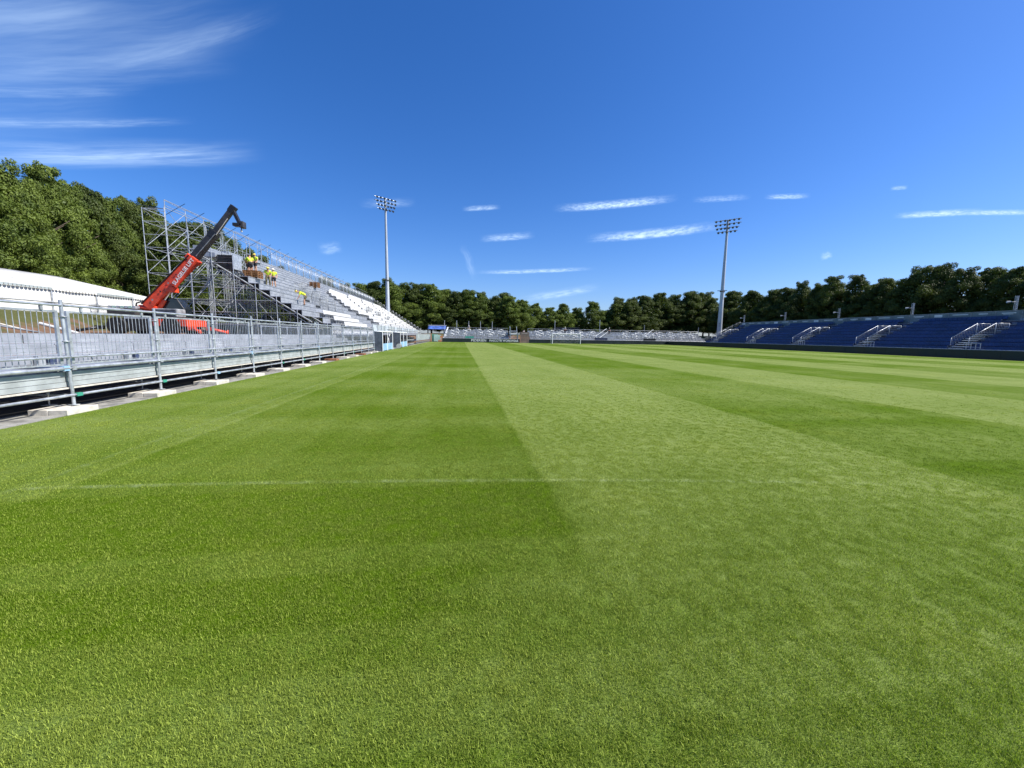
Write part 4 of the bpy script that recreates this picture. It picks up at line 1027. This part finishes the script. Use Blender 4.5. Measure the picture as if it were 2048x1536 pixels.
# thin masts behind the terraces
for i, (u, v) in enumerate(((889, 641), (913.5, 641), (937.5, 642), (961, 643), (984.5, 643))):
    a, e = azel(u, v); x = 110*math.tan(a); o = tube('thin_mast', (x, 110, 0), (x, 110, EYE+110/math.cos(a)*math.tan(e)), .075, 'galv', None, 6)
    tag(o, 'thin pale mast behind the left far terrace, %s from its left end' % ORD[i], 'mast', 'thin masts behind the far terraces')
for i, (u, v) in enumerate(((1110, 641), (1200, 640), (1289, 650), (1397, 655))):
    a, e = azel(u, v); x = 110*math.tan(a); o = tube('thin_mast', (x, 110, 0), (x, 110, EYE+110/math.cos(a)*math.tan(e)), .075, 'galv', None, 6)
    tag(o, ['thin pale mast behind the left goal post', 'thin pale mast just right of the goal', 'thin pale mast between the goal and the pointing spectator', 'thin pale mast near the foot of the right floodlight mast'][i], 'mast', 'thin masts behind the far terraces')
# dark kiosk behind the goal
ki = thing('kiosk', (30.5, 112, 2.2), 'dark kiosk with small white lettering on its fascia behind the goal', 'kiosk')
box('wall', (30.5, 112, 3.1), (7, 3, 2.4), 'dark', ki); box('roof', (30.5, 112, 4.4), (7.4, 3.4, .18), 'black', ki); box('fascia', (30.5, 110.4, 4.1), (7, .06, .5), 'navy', ki)
inst('lettering', text_mesh('BAR', .5, 'white_paint', .01), (29.6, 110.34, 4.1), ki).rotation_euler = (PI/2, 0, 0)

# perimeter boards
def board_run(p0, p1, n, h, label, th_=.08, grp='boards around the pitch'):
    p0, p1 = Vector(p0), Vector(p1); t = thing('perimeter_board', (p0+p1)/2, label, 'perimeter board', grp); d = (p1-p0)/n; a = math.atan2(d.y, d.x)
    for k in range(n):
        c = p0+d*(k+.5); box('board_panel', (c.x, c.y, h/2), (d.length-.02, th_, h-.002*(k % 2)), 'board', t, (0, 0, a))
        e = p0+d*k; nrm = Vector((-math.sin(a), math.cos(a), 0)); box('board_post', (e.x+nrm.x*.12, e.y+nrm.y*.12, h*.5), (.08, .12, h*.95), 'galv_dull', t, (0, 0, a))
    tube('cap_rail', (p0.x, p0.y, h+.03), (p1.x, p1.y, h+.03), .03, 'galv_dull', t, 6)
    return t
BY = 102.6
board_run((-4.6, BY, 0), (2.2, BY, 0), 3, .98, 'plain dark board below the left end of the far terrace')
b1 = board_run((2.3, BY, 0), (7.0, BY, 0), 2, .98, 'dark perimeter board with a small white word, left of the wider one')
b2 = board_run((7.1, BY, 0), (15.6, BY, 0), 3, .98, 'dark perimeter board lettered MASCOT WORKWEAR in white')
board_run((18.1, BY, 0), (57, BY, 0), 15, .98, 'long plain dark board behind the goal')
br_ = board_run((57, BY, 0), (57, 6, 0), 34, .96, 'long dark board along the foot of the blue stand')
def board_text(txt, x0, x1, par, hgt=.62):
    tm = text_mesh(txt, .8, 'white_paint', .006); vx = [v.co.x for v in tm.vertices]; vy = [v.co.y for v in tm.vertices]
    o = inst('lettering', tm, ((x0+x1)/2, BY-.06, .5), par); o.rotation_euler = (PI/2, 0, 0); o.scale = ((x1-x0)/(max(vx)-min(vx)), hgt/(max(vy)-min(vy)), 1)
board_text('MASCOT\u00ae WORKWEAR', 7.5, 15.2, b2); board_text('PEDERSEN', 2.8, 6.7, b1)

# ================================================================== GOAL
GX0, GX1, GYY = 23.05, 30.37, 97.
go_ = thing('football_goal', ((GX0+GX1)/2, GYY, 0), 'white football goal with loosely hung net in front of the far terrace', 'goal')
for x in (GX0, GX1): tube('goal_post', (x, GYY, 0), (x, GYY, 2.5), .10, 'white_paint', go_, 12)
tube('crossbar', (GX0-.07, GYY, 2.5), (GX1+.07, GYY, 2.5), .10, 'white_paint', go_, 12)
for x in (GX0, GX1): tube('net_support', (x, GYY, 2.5), (x, GYY+1.6, 2.0), .03, 'galv', go_, 6); tube('net_support', (x, GYY+1.6, 2.0), (x, GYY+2, 0), .03, 'galv', go_, 6); tube('ground_bar', (x, GYY, .04), (x, GYY+2, .04), .03, 'galv', go_, 6)
nb = MB(); nxn, nyn = 40, 10
def netp(a, b):
    x = GX0+(GX1-GX0)*a
    sag = .55*math.exp(-((a-.62)/.25)**2)
    return Vector((x, GYY+1.7+.4*b, 2.0-1.95*b)) if sag < .02 else Vector((x, GYY+1.7+.4*b-.3*math.sin(PI*b), (2.0-sag*(1-b))*(1-b)+.05))
for i in range(nxn+1):
    for j in range(nyn): nb.tube(netp(i/nxn, j/nyn), netp(i/nxn, (j+1)/nyn), .006, 3)
for j in range(nyn+1):
    for i in range(nxn): nb.tube(netp(i/nxn, j/nyn), netp((i+1)/nxn, j/nyn), .006, 3)
for i in range(0, nxn+1, 1): nb.tube((GX0+(GX1-GX0)*i/nxn, GYY, 2.5), netp(i/nxn, 0), .006, 3)
ne = nb.build('net', 'netting', go_)

# ================================================================== BLUE STAND (right)
RX0, RTR, RRI, NR, RZ0 = 58.3, 1.04, .475, 9, .72
RY0, RY1 = 8.0, 88.0
rs = thing('seated_stand', (RX0, 48, 0), 'long low stand of dark blue seats along the right touchline', 'grandstand')
aisles = [39.6, 51.2, 62.6, 74.0, 85.6]
segs = []; prev = RY0
for a in [16.4, 28.0]+aisles: segs.append((prev, a-.75)); prev = a+.75
segs.append((prev, RY1))
for i in range(NR):
    x = RX0+RTR*i; z = RZ0+RRI*i
    for k in range(8): box('terrace_step', (x+RTR/2, RY0+5+k*10, z-.21), (RTR-.01, 9.98, RRI), 'bluefloor', rs)
    box('step_nosing', (x-.008, (RY0+RY1)/2, z-.03), (.02, RY1-RY0, .05), 'galv_dull', rs)
    if i < NR:
        for (a, b) in segs:
            if b-a > .8: box('seat_top_glint', (x+.63, (a+b)/2, z+.60), (.05, b-a-.1, .055), 'seat_glint', rs)  # added pale strip, imitates sunlight catching the seat-back tops
            if b-a > .8: seat_row('seat_row', rs, x+.50, z-.12, a+.1, b-.1, 'blueseat', -1, .5)
box('front_wall', (RX0-.35, (RY0+RY1)/2, .5), (.08, RY1-RY0, .9), 'bluefloor', rs)
tube('front_rail', (RX0-.35, RY0, 1.0), (RX0-.35, RY1, 1.0), .03, 'galv', rs, 6)
BX = RX0+RTR*NR+.12; bz = RZ0+RRI*(NR-1)
for k in range(33):
    y = RY0+k*2.43
    bp = box('back_panel', (BX, y+1.2, bz+.62), (.06, 2.38, 1.26), 'backwall', rs)
    tube('back_post', (BX-.04, y, bz), (BX-.04, y, bz+1.28), .035, 'galv_dull', rs, 6)
    kind = k % 4; X = BX-.04
    if kind == 0: box('sign_plate', (X, y+1.2, bz+.95), (.02, .95, .36), 'white_paint', bp)
    elif kind == 1: box('sign_plate', (X, y+1.2, bz+1.0), (.02, 1.3, .10), 'white_paint', bp); box('sign_plate', (X, y+1.25, bz+.86), (.02, .9, .06), 'white_paint', bp)
    elif kind == 2: box('sign_plate', (X, y+1.2, bz+1.0), (.02, .9, .12), 'white_paint', bp)
    else: box('sign_plate', (X, y+1.15, bz+1.02), (.02, 1.7, .11), 'white_paint', bp)
box('back_cap', (BX, (RY0+RY1)/2, bz+1.28), (.12, RY1-RY0, .06), 'galv_dull', rs)
for i in range(NR): fence_panel(rs, (RX0+RTR*i, RY1, RZ0+RRI*i), (RX0+RTR*(i+1), RY1, RZ0+RRI*(i+.6)), 1.15, 5, 'galv_dull', .018, 'end_guard')
# stair openings with rails
for j, a in enumerate([28.0]+aisles):
    ra = thing('stair_enclosure', (RX0+.4, a, RZ0), ('railed stair opening in the blue seats, %s from the right edge of the photo' % ORD[j]) if j else 'railed stair opening in the blue seats outside the right edge', 'stair enclosure', 'stair openings in the blue stand')
    x0, x1 = RX0+1.0, RX0+6.4; z0, z1 = RZ0+.42, RZ0+2.75; hw = .85; xm = RX0+4.5; zm = RZ0+2.05
    for sgn in (-1, 1):
        yy = a+sgn*hw; b = MB()
        b.tube((x0, yy, z0), (x0, yy, z0+1.2), .026, 6).tube((x0, yy, z0+1.2), (xm, yy, zm+1.35), .026, 6).tube((xm, yy, zm+1.35), (x1, yy, zm+1.35), .026, 6).tube((x1, yy, zm+1.35), (x1, yy, z1-.3), .026, 6).tube((xm, yy, zm), (xm, yy, zm+1.35), .03, 6)
        b.build('side_rail', 'galv', ra)
        b = MB()
        for q in range(24):
            f = q/24; xx = x0+(x1-x0)*f; zb_ = RZ0+.42+2.2*f; zt_ = min(z0+1.2+(zm+1.35-z0-1.2)*(xx-x0)/(xm-x0), zm+1.35); b.tube((xx, yy, zb_), (xx, yy, zt_), .012, 4)
        b.build('side_bars', 'galv_dull', ra)
    tube('end_rail', (x1, a-hw, zm+1.35), (x1, a+hw, zm+1.35), .035, 'galv', ra, 6)
    for q in range(9):
        box('stair_tread', (RX0+.2+q*.46, a+.05, RZ0+.12+q*.235), (.34, 1.25, .05), 'white_paint' if q > 1 else 'galv', ra)
        box('stair_riser', (RX0+.38+q*.46, a+.05, RZ0+.0+q*.235), (.03, 1.2, .17), 'dark', ra)
    for q in range(4): box('landing_bar', (RX0+.3, a-hw-.3-q*.42, RZ0+.5), (.04, .04, 1.0), 'galv', ra)
    tube('landing_rail', (RX0+.3, a-hw-1.6, RZ0+1.0), (RX0+.3, a-hw, RZ0+1.0), .03, 'galv', ra, 6); tube('landing_rail', (RX0+.3, a-hw-1.6, RZ0+.55), (RX0+.3, a-hw, RZ0+.55), .025, 'galv', ra, 6)
    box('litter_box', (RX0-.1, a-.4, RZ0+.08), (.3, .45, .16), 'white', ra)
# speaker posts along the back
for j, (y, ) in enumerate([(40.5,), (51.7,), (63.4,), (75.3,), (87.4,)]):
    t = thing('speaker_post', (BX+.3, y, bz), 'grey lattice post with a horn loudspeaker behind the blue stand, %s from the right' % ORD[j], 'speaker post', 'speaker posts behind the blue stand')
    x = BX+.3
    for dx, dy in ((-.10, -.10), (.10, -.10), (.10, .10), (-.10, .10)): tube('post_leg', (x+dx, y+dy, 2.2), (x+dx, y+dy, bz+3.1), .02, 'galv', t, 6)
    for k in range(6): tube('lattice', (x-.10, y-.10, bz+1.4+k*.28), (x+.10, y-.10, bz+1.68+k*.28), .02, 'galv', t, 5)
    tube('speaker_arm', (x-.1, y, bz+2.35), (x-.5, y+.25, bz+2.35), .03, 'galv', t, 6)
    tube('horn_speaker', (x-.4, y+.2, bz+2.4), (x-.75, y+.42, bz+2.33), .055, 'white', t, 12, 2.4)

# ================================================================== DUGOUTS
def dugout(y0, y1, label):
    t = thing('dugout', (-9, (y0+y1)/2, 0), label, 'dugout', 'team dugouts'); n = 4; d = (y1-y0)/n
    prof = [(-9.3, 0), (-9.4, 1.3), (-9.2, 1.75), (-8.8, 1.98), (-7.9, 2.02)]
    for k in range(n+1):
        y = y0+k*d; b = MB()
        for p, q in zip(prof[:-1], prof[1:]): b.tube((p[0], y, p[1]), (q[0], y, q[1]), .05, 6)
        b.build('frame_rib', 'white_paint', t)
        if k < n:
            b = MB()
            for p, q in zip(prof[:-1], prof[1:]): b.poly([(p[0], y+.05, p[1]), (p[0], y+d-.05, p[1]), (q[0], y+d-.05, q[1]), (q[0], y+.05, q[1])])
            b.build('clear_panel', 'smoke', t)
            box('bench_seat', (-8.6, y+d/2, .45), (.5, d-.1, .12), 'lightblue', t); box('front_panel', (-7.92, y+d/2, .42), (.05, d-.1, .72), 'lightblue', t)
    tube('front_beam', (-7.9, y0, 2.02), (-7.9, y1, 2.02), .06, 'white_paint', t, 8)
    for y in (y0, y0+(y1-y0)*.45, y1): tube('front_post', (-7.88, y, 0), (-7.88, y, 2.0), .045, 'white_paint', t, 8)
    MB().poly([(-9.3, y0-.02, 0), (-7.9, y0-.02, 0), (-7.9, y0-.02, 2.0), (-8.8, y0-.02, 1.96), (-9.35, y0-.02, 1.3)]).build('end_panel', 'smoke', t)
dugout(41.5, 47.5, 'near dugout with white ribs and pale blue front by the left touchline')
dugout(53.5, 60, 'far dugout with white ribs and pale blue front, past the near one')
bg_ = thing('ball_bag', (-7.6, 50.6, 0), 'white and black kit bag on the grass between the two dugouts', 'bag')
b = MB(); b.tube((-7.6, 50.2, .32), (-7.6, 51.0, .32), .3, 12); b.build('bag', 'white', bg_); MB().tube((-7.6, 50.45, .32), (-7.6, 50.75, .32), .315, 12).build('band', 'black', bg_)
dk = thing('dark_platform', (-10.2, 66, 0), 'dark stacked platform between the far dugout and the screened walkway', 'platform')
for k in range(4): box('platform_board', (-9.3, 66.5, .25+k*.33), (2.4, 9.5, .14), 'dark' if k % 2 else 'galv_dull', dk)

# ================================================================== LEFT FAR CORNER
cn = thing('canopy', (-6.3, 109, 0), 'blue market canopy with a white top edge at the far left corner', 'canopy')
sag_panel('canopy_roof', (-8.6, 107, 3.3), (-3.9, 107, 3.3), (-3.9, 110, 4.3), (-8.6, 110, 4.3), .12, (0, -.3, .95), 'bluecanopy', cn)
box('top_edge', (-6.2, 109.9, 4.38), (4.9, .3, .16), 'white', cn)
for x in (-8.5, -4.0): tube('canopy_leg', (x, 107.1, 0), (x, 107.1, 3.3), .05, 'galv', cn, 6)
co = thing('container', (-6.1, 105, 0), 'pale green container box at the far left corner', 'container')
MB().box(-7.3, -5.9, 104.2, 106.4, 0, 1.95).build('body', 'green', co, bevel=.03); box('front_sheet', (-6.3, 104.14, 1.0), (1.1, .06, 1.75), 'paleg', co); box('door_sheet', (-5.4, 104.3, 1.15), (.8, .06, 1.3), 'paleg', co)
cf = thing('corner_flag', (-4.85, 97, 0), 'small orange corner flag at the far left corner of the pitch', 'corner flag')
tube('flag_pole', (-4.85, 97, 0), (-4.85, 97, 1.5), .03, 'orange', cf, 6); box('flag', (-4.65, 97, 1.33), (.38, .02, .3), 'orange', cf)

# spectators and staff, far away
person((2.3, FY+4.0, 1.05+.42*4), -PI/2, 'stand', 'person in grey with pale cap at the back of the left far terrace', top='grey_cloth', hat='helmet_w', legs='navy', shorts=False)
person((17.3, FY+3.6, 1.05+.42*3), -PI/2, 'sit', 'person in white seated above the brown hoarding', top='white', hat='hair', legs='grey_cloth', shorts=False)
person((29.1, FY+4.0, 1.05+.42*4), -PI/2, 'stand', 'person with a white cap at the rail behind the right goal post', top='grey_cloth', hat='helmet_w', legs='navy', shorts=False)
person((42.0, FY+4.0, 1.05+.42*4), -PI/2, 'stand', 'person with a pale cap at the rail right of the goal', top='navy', hat='helmet_w', legs='navy', shorts=False)
person((55.6, FY+3.1, 1.05+.42*3), -PI/3, 'sit', 'person in pale clothes sitting high near the right end of the terrace', top='grey_cloth', hat='helmet_w', legs='grey_cloth', shorts=False)
# lattice posts of the near barrier on the bank
hf = thing('barrier_fence', (-13.5, 36, 1.45), 'low tube barrier at the foot of the unfinished stand', 'barrier')
for k in range(7): tube('fence_post', (-12.6, 27+k*1.9, 1.4), (-12.6, 27+k*1.9, 2.2), .03, 'galv', hf, 6)
tube('fence_rail', (-12.6, 27, 2.15), (-12.6, 38.4, 2.15), .026, 'galv', hf, 6)
